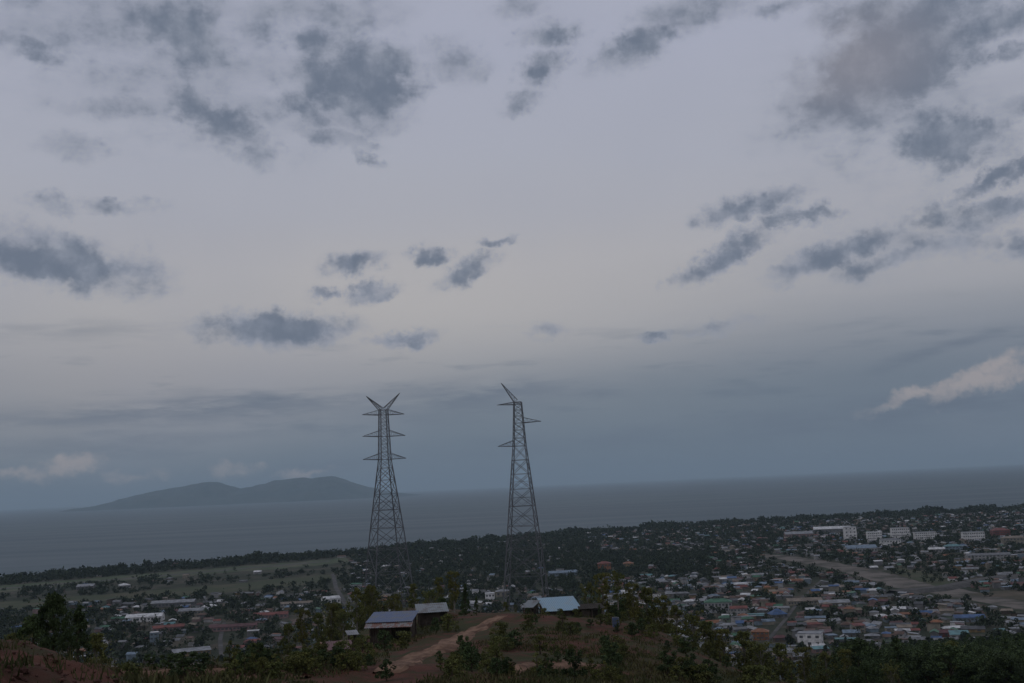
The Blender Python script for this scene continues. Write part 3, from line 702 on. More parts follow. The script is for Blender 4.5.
B('red_roofed_school', 270, 619, 32, 6, 'pink', 'brick red', 'gable', 'long school with brick red roof left of the bare brown lot', 'building', 11, R(4), 1, 9, ref='long red-roofed school')
B('red_roofed_row', 232, 631, 44, 6, 'pink', 'maroon', 'gable', 'long pink row building with maroon roof below the long red-roofed school', 'building', 10, R(6), 1, 12, ref='maroon-roofed row building')
B('red_roofed_row', 167, 632, 28, 6, 'pink', 'brick red', 'gable', 'slanting pink row building with red roof below the bright white warehouse', 'building', 10, R(22), 1, 8)
B('water_tower_house', 153, 645, 7, 11, 'pale blue', 'white', 'flat', 'narrow tall pale blue house below the bright white warehouse', 'house', 7, R(10), 3, 2, ref='narrow pale blue house')
B('workshop', 190, 656, 34, 6, 'ochre', 'pale grey', 'lean-to', 'long ochre workshop with slanting pale grey roof nearest the red slope', 'workshop', 9, R(24), 1, 8, ref='slanting grey workshop roof')
B('hangar', 122, 589, 9, 5, 'white', 'white', 'hip', 'bright white hangar standing alone between the two airfield meadows', 'hangar', 20, R(30), 1, 3)
B('hangar', 84, 590, 15, 5, 'grey', 'pale grey', 'gable', 'grey hangar at the dark grove left of the bright white hangar', 'hangar', 18, R(6), 1, 4)
B('guard_house', 257, 574, 7, 3, 'white', 'white', 'gable', 'tiny white guard house on the far edge of the airfield grass', 'house', 12, R(4), 1, 2)
B('church', 330, 605, 16, 8, 'bright white', 'white', 'gable', 'white church with white gable roof left of the paired-arm pylon', 'church', 12, R(30), 1, 5, ref='white gabled church')
B('villa', 352, 602, 9, 9, 'white', 'brick red', 'hip', 'white villa with brick red roof between the white church and the pylon', 'house', 9, R(8), 2, 3)
B('row_building', 296, 606, 30, 4, 'white', 'tan', 'gable', 'low white row building with tan roof left of the white church', 'building', 9, R(4), 1, 10)
B('guest_house', 490, 603, 9, 9, 'bright white', 'white', 'flat', 'white flat-roofed guest house seen between the two pylons', 'house', 10, R(4), 2, 3, ref='white guest house between the pylons')
B('guest_house', 503, 597, 14, 7, 'cream', 'pale grey', 'hip', 'cream guest house with grey hipped roof right of the white flat-roofed one', 'house', 10, R(4), 1, 3)
B('red_house', 948, 637, 14, 6, 'brick red', 'maroon', 'gable', 'red walled house with maroon roof at the lower edge of the dense quarter', 'house', 9, R(-12), 1, 3, ref='red walled house')
B('blue_roofed_house', 962, 640, 16, 7, 'white', 'turquoise', 'lean-to', 'white house with slanting turquoise roof beside the red walled house', 'house', 9, R(-14), 1, 3)
B('long_blue_roofed_hall', 972, 622, 26, 6, 'pale blue', 'blue', 'gable', 'long pale blue hall with deep blue roof in the dense quarter at right', 'hall', 12, R(-10), 1, 8, ref='long deep-blue-roofed hall')
B('blue_roofed_house', 853, 637, 15, 6, 'grey', 'faded blue', 'gable', 'grey house with long faded blue roof right of the plain white block', 'house', 9, R(-10), 1, 4)

# districts by where the spot shows: house density, tree density
SEAEDGE = lambda x, y: math.hypot(x, y) > coast_r(math.degrees(math.atan2(x, y))) - 70
def district(px, py, D, x, y):
    for P in (FIELD1, FIELD2, FIELD4, RIVER, FIELD3):
        if inpoly(px, py, P): return 0.0, (0.006 if P in (FIELD1, FIELD2) else 0.08 if P is FIELD4 else 0.012)
    if inpoly(px, py - 2.5, RIVER) or inpoly(px, py - 5, RIVER): return 0.0, 0.1
    c = coast_r(math.degrees(math.atan2(x, y)))
    hl = py - (508 - 0.042 * px)
    if inpoly(px, py, BANK): return 0.02, 0.25
    if D > c - 280: return (0.01, 0.93) if px < 450 else (0.06, 0.85)
    if px < 350 and D > 1900 and py < 578: return 0.01, 0.06
    if px < 350 and py < 606 - 0.06 * px + 4: return 0.02, (0.55 if mnoise.noise(Vector((px * 0.03, py * 0.1, 1))) > 0.0 else 0.10)
    if 370 < px < 600 and py < 588: return 0.05, 0.85
    if 600 < px < 710 and 553 < py < 577: return 0.03, 0.92
    if px < 370: return 0.26, 0.52
    if px >= 600 and py > 577: return 0.55, 0.33
    if px > 780: return 0.32, 0.48
    return 0.22, 0.58
def clear(x, y, r):
    for a, b_, q in USED:
        if (x - a) ** 2 + (y - b_) ** 2 < (q + r) ** 2: return False
    return True
RW = [.20, .09, .14, .12, .07, .05, .045, .07, .035, .03, .08, .05, .15]
WW = [.2, .2, .02, .23, .08, .07, .06, .09, .05]
spots_h, spots_t = [], []
STEP = 13.5
gx = np.arange(-1500, 2100, STEP); gy = np.arange(640, 3700, STEP)
roadpts = []
for nme, P, w, dz, sk in ROADS:
    for i in range(len(P) - 1):
        for k in range(12):
            t = k / 12; roadpts.append(on_plane(P[i][0] + (P[i + 1][0] - P[i][0]) * t, P[i][1] + (P[i + 1][1] - P[i][1]) * t) + (w / 2 + 4,))
RP = np.array(roadpts)
for y in gy:
    for x in gx:
        xx, yy = x + random.uniform(-4, 4), y + random.uniform(-4, 4); D = math.hypot(xx, yy)
        if D < 650 or SEAEDGE(xx, yy): continue
        px, py = pix(xx, yy, ZP)
        if not (-70 < px < 1094): continue
        z = ground_z(xx, yy) if D < 1000 else ZP
        if z > ZP + 14: continue
        if z > ZP + 2.5 and D < 1000: h_, t_ = (0.06, 0.75)
        else: h_, t_ = district(px, py, D, xx, yy)
        u = random.random()
        nearroad = ((RP[:, 0] - xx) ** 2 + (RP[:, 1] - yy) ** 2 < (RP[:, 2] + 4) ** 2).any()
        if nearroad: continue
        if u < h_:
            if clear(xx, yy, 7): spots_h.append((D, xx, yy, z, px, py))
        elif u < h_ + t_:
            if clear(xx, yy, 2): spots_t.append((D, xx, yy, z, px, py))
# what hides behind the hill can be left out
def hidden(x, y, z):
    D = math.hypot(x, y)
    for k in range(1, 40):
        f = k / 40; r = f * D
        if r > 900: break
        if ground_z(x * f, y * f, False) > HC + (z - HC) * f + 0.5: return True
    return False
spots_h = [s for s in spots_h if s[0] > 1400 or not hidden(s[1], s[2], s[3] + 5)]
spots_t = [s for s in spots_t if s[0] > 1400 or not hidden(s[1], s[2], s[3] + 8)]
spots_h.sort(); spots_t.sort()
inview = lambda s: 2 < s[4] < 1022 and s[5] < 676
def hspec():
    big_ = random.random()
    w = random.uniform(6.5, 11.5); d = random.uniform(5, 7.5); h = random.uniform(2.4, 3.2)
    if big_ < 0.14: w = random.uniform(14, 20)
    if 0.14 < big_ < 0.24: h = random.uniform(5.2, 6.2)
    typ = random.choices(['gable', 'hip', 'lean-to', 'flat'], [.48, .22, .2, .10])[0]
    rise = {'gable': random.uniform(1.0, 1.9), 'hip': random.uniform(1.2, 2.0), 'lean-to': random.uniform(0.7, 1.3), 'flat': 0}[typ]
    return w, d, h, typ, rise
def near_lm(px, py):
    best = min(LM, key=lambda l: (l[0] - px) ** 2 + (2.2 * (l[1] - py)) ** 2)
    dx, dy = px - best[0], (py - best[1]) * 2.2
    rel = ('right of' if dx > 0 else 'left of') if abs(dx) > abs(dy) else ('below' if dy > 0 else 'behind')
    far = math.hypot(dx, dy)
    return rel, best[2], far
seen_labels = set(); HOUSES = []
stuffH = MB(); nH = 0
SIZ = lambda w, h: 'long ' if w > 14 else ('tall ' if h > 5 else ('small ' if w < 9.4 else ''))
for s in spots_h:
    D, x, y, z, px, py = s
    w, d, h, typ, rise = hspec()
    base_rz = R(-9) + 0.5 * mnoise.noise(Vector((x * 0.004, y * 0.004, 0)))
    rz = base_rz + random.choice([0, 0, 0, math.pi / 2]) + random.gauss(0, 0.2)
    if typ == 'lean-to' and random.random() < .5: rz += math.pi
    ok = inview(s) and nH < 296
    for tries in range(60):
        rc = random.choices(RK, RW)[0]; wc = random.choices(WK, WW)[0]
        if not ok: break
        rel, ref, far = near_lm(px, py)
        lab = f'{SIZ(w, h)}{wc} house with {rc} {typ} roof {rel} the {ref}'
        if len(lab.split()) > 16: lab = lab.replace('with ', '').replace(' roof', '-roofed') if False else f'{wc} house with {rc} {typ} roof {rel} the {ref}'
        if len(lab.split()) > 16: continue
        if lab not in seen_labels: break
        if tries > 30:
            w, d, h, typ, rise = hspec()
    wl, rf = house_geo(w, d, h, typ, rise)
    if ok:
        nH += 1; seen_labels.add(lab)
        root = empty('house', (x, y, z), rz)
        wl.build('wall', WM[wc], root); rf.build('roof', RM[rc], root)
        if D < 960: add_windows(root, w, d, min(h, 2.8) if h < 5 else h, 2 if h > 5 else 1, 2, False)
        tag(root, lab, 'house', 'tin-roofed houses of the town')
        HOUSES.append((px, py, rc, wc, lab))
    else:
        M_ = Matrix.Translation((x, y, z)) @ Matrix.Rotation(rz, 4, 'Z')
        for v_ in (wl,): stuffH.add(v_.v, v_.f, len(RK) + WK.index(wc), M_)
        stuffH.add(rf.v, rf.f, RK.index(rc), M_)
o = stuffH.build('distant_houses', [RM[k] for k in RK] + [WM[k] for k in WK])
tag(o, 'mass of small distant houses spread among the trees of the coastal town', 'houses', kind='stuff')

# ------------------------------------------------------------------ town trees
kinds_t = ['broad', 'rounded', 'slender', 'low']
TREES_IN_TOWN = 75; nT = 0; quads = []
treelabels = set()
def tree_label(kind, px, py):
    hs = sorted(HOUSES, key=lambda q: (q[0] - px) ** 2 + (2 * (q[1] - py)) ** 2)[:6]
    for q in hs:
        dx, dy = px - q[0], (py - q[1]) * 2
        rel = ('right of' if dx > 0 else 'left of') if abs(dx) > abs(dy) else ('in front of' if dy > 0 else 'behind')
        w_ = q[4].replace(' storey', '-storey').split()
        lab = f'{kind} dark tree {rel} the ' + ' '.join(w_)
        lab = lab.replace(' with ', ', ').replace(' roof ', '-roofed, ') if False else lab
        if len(lab.split()) > 16:
            lab = f'{kind} tree {rel} {q[3]} house with {q[2]} roof ' + q[4].split(' roof ')[1]
        
        if len(lab.split()) <= 16 and lab not in treelabels: return lab
    return None
BIGT = [(762, 522.5, 'broad', 2.0), (735, 523, 'rounded', 1.8), (652, 528, 'broad', 1.2), (700, 566, 'rounded', 1.9), (845, 521, 'broad', 1.2), (975, 512, 'broad', 1.4), (1000, 511, 'rounded', 1.3)]
for s in spots_t:
    D, x, y, z, px, py = s
    coast = D > coast_r(math.degrees(math.atan2(x, y))) - 300
    k = random.choices(kinds_t, [.3, .32, .16, .22])[0]
    sh = random.uniform(0.65, 1.1) * (1.35 if coast else 1.05); sw = sh * random.uniform(0.8, 1.15)
    if z > ZP + 2.5: sh *= 1.25; sw *= 1.3
    if coast: q_ = 0.95 + 0.9 * mnoise.noise(Vector((x * .012, y * .012, 6))); sh *= max(q_, .45); sw *= max(q_, .6)
    lab = tree_label(k, px, py) if nT < TREES_IN_TOWN and inview(s) else None
    if lab:
        treelabels.add(lab); nT += 1
        o = place(k, x, y, z, random.uniform(0, 6.28), sh, sw); tag(o, lab, 'tree', 'trees among the houses of the town')
    else:
        p = PROTO[k]; h, w = p['h'] * sh, p['w'] * sw
        n = 60 if D < 2200 else 36
        nc = 7
        w *= 1.15
        C = np.stack([rng.normal(0, w * .26, nc), rng.normal(0, w * .26, nc), h * rng.uniform(.22, .85, nc)], 1)
        P = C[rng.integers(0, nc, n)] + rng.normal(size=(n, 3)) * np.array([w * .15, w * .15, h * .12])
        P[:, 2] = np.clip(P[:, 2], 0.3, None)
        quads.append(leafquads(P + np.array([x, y, z]), 0.36 * w * (0.9 if D < 2200 else 1.15)))
for i, (px, py, k, sc_) in enumerate(BIGT):
    x, y = on_plane(px, py)
    o = place(k, x, y, ZP, i * 1.3, sc_, sc_)
    tag(o, ['biggest round dark tree standing above the coast tree line', 'tall dark tree left of the biggest coast tree', 'broad dark tree on the shore right of the slimmer pylon',
            'large dark tree left of the pale start of the riverbed', 'broad coast tree behind the long white-roofed hall', 'broad coast tree behind the long white office building', 'rounded coast tree behind the red hipped building'][i], 'tree', 'tall trees along the coast')
Q = np.concatenate(quads)
o = bpy.data.objects.new('distant_trees', quads_mesh('distant_trees', Q, M_LEAF_T)); COL.objects.link(o)
tag(o, 'mass of distant trees between the houses, on the coast and round the airfield', 'trees', kind='stuff')

# ------------------------------------------------------------------ the track and sheds on the knoll
M_TRK = mat('track_earth', (0.24, 0.15, 0.10), 0.95, 0.1, scale=0.7, col2=(0.11, 0.066, 0.045), bump=0.4)
TR = [(503, 617), (494, 621), (480, 628), (463, 637), (446, 646), (428, 654), (410, 662), (395, 670), (378, 675)]
def ground_ribbon(name, P, wids, m_, dz=0.05):
    pts = []
    for i in range(len(P) - 1):
        a, c = on_ground(*P[i]), on_ground(*P[i + 1])
        for k in range(10):
            t = k / 10; pts.append((a[0] + (c[0] - a[0]) * t, a[1] + (c[1] - a[1]) * t, wids[i] + (wids[i + 1] - wids[i]) * t))
    b = MB(); vs = []; n = len(pts); K = 11
    for _ in range(3): pts = [pts[0]] + [tuple((pts[i - 1][j] + 2 * pts[i][j] + pts[i + 1][j]) / 4 for j in range(3)) for i in range(1, n - 1)] + [pts[-1]]
    for i, (x, y, w) in enumerate(pts):
        a = pts[max(i - 2, 0)]; c = pts[min(i + 2, n - 1)]; d = Vector((c[0] - a[0], c[1] - a[1], 0)).normalized(); q = Vector((-d.y, d.x, 0))
        for k in range(K):
            u = (k / (K - 1) - .5) * w * (1 + .35 * mnoise.noise(Vector((x * .4, y * .4, k > 5))))
            xx, yy = x + q.x * u, y + q.y * u
            rut = -0.06 * math.exp(-((abs(k - 5) - 2.6) / 1.0) ** 2)
            vs.append((xx, yy, ground_z(xx, yy) + (dz + rut if 0 < k < K - 1 else -0.08)))
    b.add(vs, [(i * K + k, i * K + k + 1, (i + 1) * K + k + 1, (i + 1) * K + k) for i in range(n - 1) for k in range(K - 1)])
    return tag(b.build(name, m_), kind='structure')
ground_ribbon('dirt_track', TR, [1.9, 2.2, 2.6, 2.8, 2.9, 2.9, 2.6, 2.0, 0.9], M_TRK, 0.16)
ground_ribbon('dirt_track', [(600, 667), (575, 665), (548, 664), (520, 667), (500, 672)], [0.8, 2.2, 2.6, 2.2, 0.8], M_TRK, 0.12)
ground_ribbon('dirt_track', [(120, 675), (170, 674), (225, 674), (270, 676), (310, 679)], [0.7, 1.4, 1.8, 1.6, 0.7], M_TRK, 0.12)

def tin(name, col, rust=None, thr=(0.5, 0.6), sc_=1.0):
    mt = mat(name, col, 0.5, 0.4, scale=sc_, col2=rust or tuple(x * .7 for x in col), thr=thr)
    return mt
M_TINB = tin('blue_tin', (0.06, 0.09, 0.165), (0.085, 0.10, 0.13)); M_TINR = tin('rusty_tin', (0.15, 0.075, 0.055), (0.19, 0.18, 0.175), (0.48, 0.54), 1.4)
M_TING = tin('grey_tin', (0.15, 0.17, 0.175), (0.09, 0.085, 0.08)); M_TINL = tin('pale_blue_tin', (0.19, 0.30, 0.37), (0.21, 0.29, 0.33)); M_TINRED = tin('red_tin', (0.11, 0.04, 0.036))
def corr(b, x0, x1, yf, zf, yb, zb, n=None, amp=0.035):
    """corrugated sheet from the front edge to the back edge"""
    n = n or int((x1 - x0) / 0.12); vs = []
    for i in range(n + 1):
        x = x0 + (x1 - x0) * i / n; o_ = amp * (i % 2)
        vs += [(x, yf, zf + o_), (x, yb, zb + o_)]
    for i in range(n + 1):
        vs += [(vs[2 * i][0], vs[2 * i][1], vs[2 * i][2] - .03), (vs[2 * i + 1][0], vs[2 * i + 1][1], vs[2 * i + 1][2] - .03)]
    o2 = 2 * (n + 1); fs = []
    for i in range(n):
        fs.append((2 * i, 2 * i + 2, 2 * i + 3, 2 * i + 1)); fs.append((o2 + 2 * i, o2 + 2 * i + 1, o2 + 2 * i + 3, o2 + 2 * i + 2))
        fs.append((2 * i, o2 + 2 * i, o2 + 2 * i + 2, 2 * i + 2)); fs.append((2 * i + 1, 2 * i + 3, o2 + 2 * i + 3, o2 + 2 * i + 1))
    b.add(vs, fs)
def planks(b, x0, x1, y, z0, z1, gap=0.02, wd=0.22):
    n = max(2, int((x1 - x0) / wd))
    for i in range(n):
        a = x0 + (x1 - x0) * i / n; c = x0 + (x1 - x0) * (i + 1) / n - gap
        b.box(a, c, y - .015 + random.uniform(-.01, .01), y + .015, z0, z1 + random.uniform(-.06, .02))
def shed(name, px, r, w, d, hf, hb, roofm, label, cat, rz, ef=0.7, open_front=0.4, fringe=None, dz=0.0):
    x, y = at(px, r); z = min(ground_z(x, y), ground_z(*at(px, r + 2))) + dz
    root = empty(name, (x, y, z), rz)
    b = MB(); s = (hb - hf) / d
    corr(b, -w / 2 - .35, w / 2 + .35, -d / 2 - ef, hf - ef * s + .08, d / 2 + .35, hb + .35 * s + .08); rf = b.build('roof', roofm, root)
    if fringe:
        b = MB(); corr(b, -w / 2 - .3, w / 2 + .4, -d / 2 - ef - 1.0, hf - ef * s - .38, -d / 2 - ef + .25, hf - ef * s + .035); b.build('awning', fringe, root)
    for sx, sy in ((-1, -1), (1, -1), (1, 1), (-1, 1), (0, -1)):
        b = MB(); b.beam((sx * w / 2, sy * d / 2, -1.5), (sx * w / 2, sy * d / 2, hf if sy < 0 else hb), .16, sides=6); b.build('post', M_WOOD, root)
    b = MB(); planks(b, -w / 2 + .1, w / 2 - .1, d / 2 - .1, -1.2, hb - .12); planks(b, -w / 2 + .1, -w / 2 + .1 + (w - .2) * (1 - open_front), -d / 2 + .1, -1.2, hf - .12); 
    for sx in (-1, 1):
        n = int(d / .24)
        for i in range(n):
            y0 = -d / 2 + .1 + (d - .2) * i / n; b.box(sx * (w / 2 - .08) - .015, sx * (w / 2 - .08) + .015, y0, y0 + (d - .2) / n - .02, -1.2, hf + (y0 + d / 2) * s - .1)
    b.build('wall', M_WOOD, root)
    b = MB(); dx = w / 2 - w * open_front * .5
    b.box(dx - .5, dx + .5, -d / 2 + .17, -d / 2 + .2, 0, min(1.9, hf - .15)); b.build('door', M_WOODD, root)
    tag(root, label, cat); return root
M_WOODD = mat('dark_wood', (0.045, 0.038, 0.03), 0.9, 0.15, scale=2.0)
shed('wooden_shed', 393, 124, 4.4, 3.6, 1.75, 2.2, M_TINB, 'open wooden shed with blue tin roof and rusty awning left of the dirt track', 'shed', R(-4), fringe=M_TINR, open_front=.5, dz=.6)
shed('wooden_shed', 432, 130, 3.0, 3.0, 1.9, 2.35, M_TING, 'dark wooden shed with weathered grey roof right of the blue-roofed shed', 'shed', R(8), open_front=.2, dz=-.45)
hut = shed('tin_roofed_hut', 560, 140, 4.0, 4.2, 0.95, 1.95, M_TINL, 'low hut with bright pale blue roof on top of the knoll', 'hut', R(10), ef=.4, open_front=.25, dz=0.05)
shed('lean_to_hut', 531, 139, 1.0, 1.9, 1.1, 1.6, M_TING, 'tiny grey lean-to close at the left of the pale blue roof', 'hut', R(-25), ef=.2, open_front=.3, dz=0.3)
shed('shade_shelter', 591, 139, 2.4, 2.6, 0.95, 1.15, M_WOODD, 'low dark flat shelter at the right of the pale blue roofed hut', 'shelter', R(4), ef=.3, open_front=.6, dz=0.4)
shed('white_roofed_hut', 352, 127, 0.6, 1.3, 1.3, 1.5, RM['pale grey'], 'narrow little hut with whitish roof left of the blue-roofed shed', 'hut', R(18), ef=.2, open_front=.4, dz=-0.3)
shed('red_roofed_hut', 339, 121, 2.0, 1.9, 0.8, 1.25, M_TINRED, 'low hut with dull red tin roof below the trees left of the sheds', 'hut', R(14), ef=.3, open_front=.3, dz=-0.3)
# small blue drum on the right flank
x, y = on_ground(616, 627); b = MB(); b.beam((0, 0, 0), (0, 0, 0.95), 0.75, sides=16); r_ = empty('water_drum', (x, y, ground_z(x, y) + .02)); b.build('barrel', M_TINB, r_)
b = MB()
for zz in (.3, .62): b.beam((0, 0, zz), (0, 0, zz + .05), .8, sides=16)
b.beam((0, 0, .95), (0, 0, 1.0), .5, sides=12); b.build('rim', RM['dark grey'], r_)
tag(r_, 'blue water drum on the red slope right of the pale blue roofed hut', 'drum')

# ------------------------------------------------------------------ trees and shrubs of the hill
HT = []; footQ = []
def hill_tree(kind, px, r, ytop, wfac=1.0, group='trees on the hill', cat='tree'):
    x, y = at(px, r); z = ground_z(x, y); d = pdir(px, ytop); ztop = HC + r * d.z / math.hypot(d.x, d.y)
    h = max(ztop - z, 0.8); p = PROTO[kind]; sh = h / p['h']; o = place(kind, x, y, z - .05, random.uniform(0, 6.28), sh, sh * wfac)
    a, b_ = pix(x, y, z + h * .5); tag(o, None, cat, group); HT.append((o, kind, a, b_, h)); return o
for px, r, yt, k, wf in [(54, 70, 594, 'dense dark', .72), (33, 76, 616, 'dense dark', .8), (78, 73, 606, 'slim dark', 1.2), (96, 82, 634, 'feathery olive', 1.0), (12, 85, 634, 'feathery olive', .9), (68, 66, 630, 'dense dark', .8),
                         (288, 116, 624, 'feathery olive', .9), (302, 122, 610, 'tall yellowish', .8), (318, 128, 613, 'feathery olive', .9), (331, 140, 604, 'tall yellowish', .8), (343, 150, 612, 'loose open', .8),
                         (357, 178, 588, 'feathery olive', .8), (372, 186, 586, 'tall yellowish', .7), (398, 190, 592, 'loose open', .8), (414, 200, 584, 'feathery olive', .8), (441, 184, 578, 'tall yellowish', .75),
                         (455, 176, 572, 'tall yellowish', .85), (466, 158, 584, 'slim dark', .9), (428, 178, 592, 'loose open', .8), (477, 146, 596, 'slim dark', 1.0), (506, 166, 602, 'feathery olive', .8), (516, 158, 604, 'loose open', .8),
                         (590, 170, 582, 'loose open', .8), (604, 160, 574, 'tall yellowish', .8), (619, 146, 570, 'loose open', .75), (634, 158, 584, 'tall yellowish', .75), (648, 160, 588, 'feathery olive', .9), (662, 164, 597, 'tall yellowish', .8),
                         (676, 160, 606, 'feathery olive', .9), (692, 166, 611, 'loose open', .9), (706, 170, 622, 'feathery olive', 1.0), (722, 168, 630, 'tall yellowish', .9), (742, 172, 632, 'feathery olive', 1.0), (758, 170, 641, 'loose open', 1.1),
                         (778, 176, 644, 'feathery olive', 1.1), (800, 180, 648, 'tall yellowish', 1.0), (822, 186, 652, 'feathery olive', 1.1), (843, 190, 650, 'tall yellowish', 1.0), (866, 200, 658, 'dense dark', 1.1), (888, 210, 660, 'feathery olive', 1.1),
                         (905, 230, 664, 'dense dark', 1.1), (600, 136, 604, 'slim dark', 1.0)]:
    hill_tree(k, px, r, yt, wf)
for i in range(46):
    if i < 20: px = random.uniform(333, 480); r = random.uniform(165, 250); yt = random.uniform(588, 612)
    else:
        px = random.uniform(588, 900); r = random.uniform(158, 225); yt = np.interp(px, [588, 625, 670, 720, 800, 900], [592, 590, 612, 634, 654, 668]) + random.uniform(-3, 16)
    hill_tree(random.choice(['feathery olive', 'feathery olive', 'tall yellowish', 'loose open', 'dense dark']), px, r, yt, random.uniform(.9, 1.25))
# wooded foot of the hill at the right
foot = []
for i in range(260):
    px = random.uniform(815, 1060); r = random.uniform(200, 720)
    x, y = at(px, r); z = ground_z(x, y); qx, qy = pix(x, y, z + 5)
    if qy < 637 + (1024 - px) * 0.075 or qy > 690: continue
    foot.append((r, x, y, z, qx, qy))
foot.sort()
for i, (r, x, y, z, qx, qy) in enumerate(foot):
    k = random.choice(['dense dark', 'dense dark', 'feathery olive', 'slim dark']); p = PROTO[k]; sh = random.uniform(.8, 1.35); sw = sh * random.uniform(1.0, 1.5)
    if i < 62 and qx < 1020 and qy < 680:
        o = place(k, x, y, z - .1, random.uniform(0, 6.28), sh, sw); tag(o, None, 'tree', 'trees on the hill'); HT.append((o, k, qx, qy, p['h'] * sh))
    else:
        me = bpy.data.objects[p['o'].children[0].name if p['o'].children[0].name.startswith('crown') else p['o'].children[1].name].data
        a_ = np.empty(len(me.vertices) * 3, np.float32); me.vertices.foreach_get('co', a_); V = a_.reshape(-1, 4, 3)[::3]
        c_, s_ = math.cos(i), math.sin(i)
        V = np.stack([(V[..., 0] * c_ - V[..., 1] * s_) * sw, (V[..., 0] * s_ + V[..., 1] * c_) * sw, V[..., 2] * sh], -1); m_ = V.mean(1, keepdims=True)
        footQ.append(m_ + (V - m_) * 1.5 + np.array([x, y, z]))
o = bpy.data.objects.new('hillside_woods', quads_mesh('hillside_woods', np.concatenate(footQ), M_LEAF_D)); COL.objects.link(o)
tag(o, 'dark woods covering the lower hill slope at the right', 'woods', kind='stuff')
# shrubs
track_px = [(a, b_) for a, b_ in TR]
def ontrack(px, py):
    for i in range(len(TR) - 1):
        for k in range(8):
            t = k / 8; a = TR[i][0] + (TR[i + 1][0] - TR[i][0]) * t; b_ = TR[i][1] + (TR[i + 1][1] - TR[i][1]) * t
            if abs(px - a) < 20 and abs(py - b_) < 7: return True
    return 500 < px < 605 and 659 < py < 672
shr = [('leafy dark', 168, 66, 654, 1.6), ('leafy dark', 185, 64, 652, 1.7), ('leafy dark', 203, 66, 655, 1.6), ('leafy dark', 150, 70, 662, 1.3), ('round olive', 128, 60, 664, 1.2), ('round olive', 240, 80, 655, 1.2), ('leafy dark', 262, 88, 650, 1.1),
       ('leafy dark', 368, 70, 655, 1.0), ('leafy dark', 385, 62, 660, 1.1), ('leafy dark', 462, 85, 636, .8), ('leafy dark', 438, 72, 652, .9), ('leafy dark', 470, 66, 648, 1.0), ('round olive', 450, 60, 660, 1.2), ('leafy dark', 556, 75, 652, .9), ('leafy dark', 572, 66, 650, .9), ('leafy dark', 384, 112, 631, 1.0), ('round olive', 402, 113, 632, 1.2), ('leafy dark', 436, 120, 618, 1.0), ('round olive', 448, 122, 615, 1.0), ('round olive', 545, 128, 609, 1.2), ('leafy dark', 560, 127, 611, 1.1), ('round olive', 577, 128, 609, 1.2), ('leafy dark', 528, 130, 608, 1.0)]
for k, px, r, yt, wf in shr: hill_tree(k, px, r, yt, wf, 'shrubs on the hill', 'shrub')
cnt = 0; tries = 0
while cnt < 170 and tries < 4000:
    tries += 1
    px = random.uniform(225, 900); py = random.uniform(612, 690)
    if px < 330 and py < 650: continue
    if ontrack(px, py): continue
    x, y = on_ground(px, py); r = math.hypot(x, y)
    if r > 210 or r < 40: continue
    if 365 < px < 450 and r > 105 and r < 140: continue
    if 520 < px < 600 and 120 < r < 150: continue
    nz = mnoise.noise(Vector((x * .06, y * .06, 3)))
    if 625 < px < 740 and py > 640 and nz < 0.12: continue
    if 470 < px < 640 and py < 650 and nz < 0.05: continue
    if nz < -0.25: continue
    k = random.choices(['round olive', 'leafy dark', 'spindly'], [.45, .35, .2])[0]
    p = PROTO[k]; sh = random.uniform(.35, .8) * (1.0 if r > 75 else .75); z = ground_z(x, y)
    o = place(k, x, y, z - .05, random.uniform(0, 6.28), sh, sh * random.uniform(.9, 1.4)); tag(o, None, 'shrub', 'shrubs on the hill')
    a, b_ = pix(x, y, z + p['h'] * sh * .5); HT.append((o, k, a, b_, p['h'] * sh)); cnt += 1
# labels: counted outward from the nearest thing one can find
HL = [(383, 500, 385, 600, 'paired-arm pylon'), (525, 500, 527, 602, 'slimmer pylon'), (392, 620, 392, 625, 'blue-roofed shed'), (433, 615, 433, 620, 'grey-roofed shed'), (560, 605, 560, 605, 'pale blue roofed hut'),
      (616, 625, 616, 625, 'blue water drum'), (500, 617, 500, 617, 'top of the dirt track'), (440, 650, 440, 650, 'middle bend of the dirt track'), (20, 660, 20, 660, 'red earth bank'), (548, 665, 548, 665, 'bare orange patch'),
      (338, 644, 338, 644, 'low red-roofed hut'), (762, 636, 762, 636, 'bright orange house'), (813, 640, 813, 640, 'plain white flat-roofed block'), (948, 637, 948, 637, 'red walled house'), (720, 608, 720, 608, 'green-roofed school hall'), (190, 655, 190, 655, 'slanting grey workshop roof')]
groups_ = {}
for o, k, a, b_, h in HT:
    best = min(HL, key=lambda l: math.hypot(l[2] - a, 1.5 * (l[3] - b_))); dx, dy = a - best[2], (b_ - best[3]) * 1.5
    rel = ('right of' if dx > 0 else 'left of') if abs(dx) > abs(dy) else ('below' if dy > 0 else 'beyond')
    groups_.setdefault((k, o['category'], best[4], rel), []).append((math.hypot(dx, dy), o))
ORD = ['', 'second ', 'third ', 'fourth ', 'fifth ', 'sixth ', 'seventh ', 'eighth ', 'ninth ', 'tenth ', 'eleventh ', 'twelfth ', 'thirteenth ', 'fourteenth ', 'fifteenth ', 'sixteenth ', 'seventeenth ', 'eighteenth ', 'nineteenth ', 'twentieth ']
for (k, c, ref, rel), L in groups_.items():
    L.sort(key=lambda q: q[0])
    for i, (_, o) in enumerate(L):
        o['label'] = f'{k} {c} {rel} the {ref}' + (', ' + (ORD[i] if i < 20 else 'farthest ') + f'closest to it' if len(L) > 1 else '')

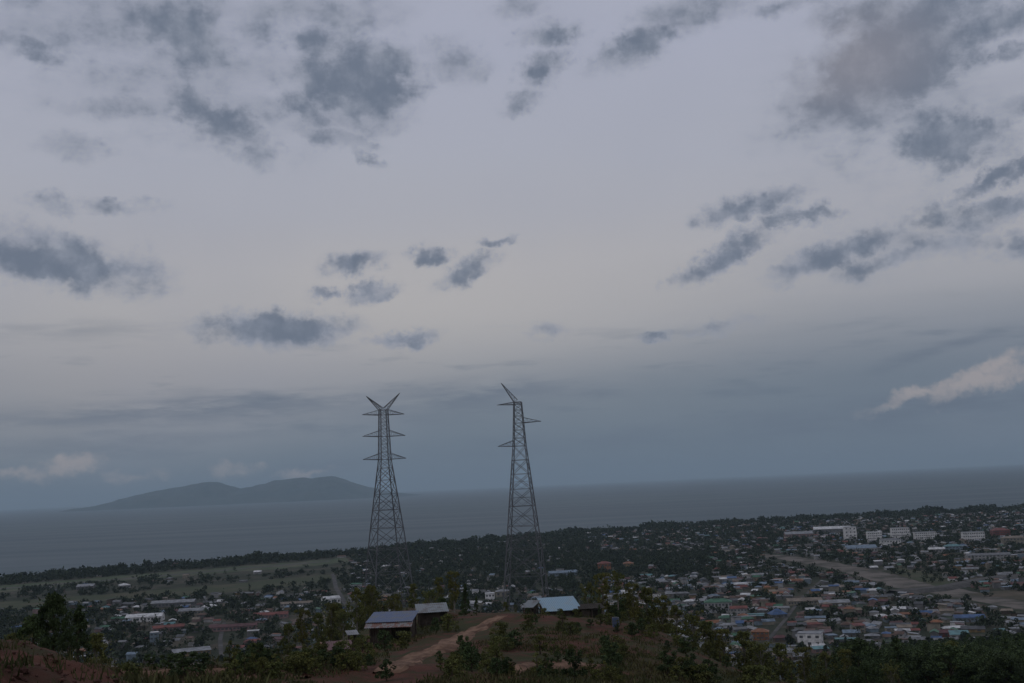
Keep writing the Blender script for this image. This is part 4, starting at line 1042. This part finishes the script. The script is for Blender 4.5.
# ------------------------------------------------------------------ ground cover and clods
Qs = []
for i in range(7000):
    px = random.uniform(-20, 1040); py = random.uniform(612, 700)
    x, y = on_ground(px, py); r = math.hypot(x, y)
    if r > 260 or (r < 32 and random.random() < .88): continue
    if ontrack(px, py): continue
    nz = mnoise.noise(Vector((x * .09, y * .09, 7)))
    if nz < -0.12: continue
    z = ground_z(x, y); n = 16; sp_ = .35 if r > 32 else .08; hgt = random.uniform(.08, .34) if r > 32 else random.uniform(.03, .12)
    if px < 330 and random.random() < .6: continue
    P = np.stack([rng.normal(0, sp_, n) + x, rng.normal(0, sp_, n) + y, np.full(n, z)], 1)
    d = np.stack([rng.normal(0, .35, n), rng.normal(0, .35, n), np.ones(n)], 1) * (hgt * rng.uniform(.5, 1.2, n))[:, None]
    sd_ = rng.normal(size=(n, 3)); sd_[:, 2] = 0; sd_ /= np.linalg.norm(sd_, axis=1)[:, None]; sd_ *= 0.05 if r > 32 else .008
    Qs.append(np.stack([P - sd_, P + sd_, P + d + sd_ * .2, P + d - sd_ * .2], 1))
Qs = np.concatenate(Qs)
o = bpy.data.objects.new('grass', quads_mesh('grass', Qs, M_DRY)); COL.objects.link(o)
tag(o, 'dry tufts of grass scattered over the red hill slopes', 'grass', kind='stuff')
M_CLOD = mat('red_clods', (0.10, 0.05, 0.038), 0.95, 0.1, scale=4, col2=(0.06, 0.032, 0.026))
b = MB(); ico = bmesh.new(); bmesh.ops.create_icosphere(ico, subdivisions=1, radius=1); iv = [v.co.copy() for v in ico.verts]; ifc = [tuple(v.index for v in f.verts) for f in ico.faces]; ico.free()
for i in range(700):
    px = random.uniform(-60, 330); py = random.uniform(635, 720)
    x, y = on_ground(px, py); r = math.hypot(x, y)
    if r > 60: continue
    s = random.uniform(.01, .045) * (1 if r < 20 else 2.2) * random.random() ** 1.5 + .008
    z = ground_z(x, y); M_ = Matrix.Translation((x, y, z - s * .05)) @ Matrix.Rotation(random.uniform(0, 6), 4, 'Z')
    b.add([(v.x * s * random.uniform(.7, 1.3), v.y * s * random.uniform(.7, 1.3), v.z * s * random.uniform(.5, .9)) for v in iv], ifc, 0, M_)
tag(b.build('rubble', M_CLOD), 'clods and stones strewn over the red earth bank', 'rubble', kind='stuff')
for k_, p in PROTO.items():
    if not p['used']:
        for c in COPYCH[p['o'].name]: bpy.data.objects.remove(c)
        bpy.data.objects.remove(p['o'])
print('houses', nH, 'of', len(spots_h), 'trees', nT, 'of', len(spots_t), 'hill', len(HT), 'leaf quads', len(Q))
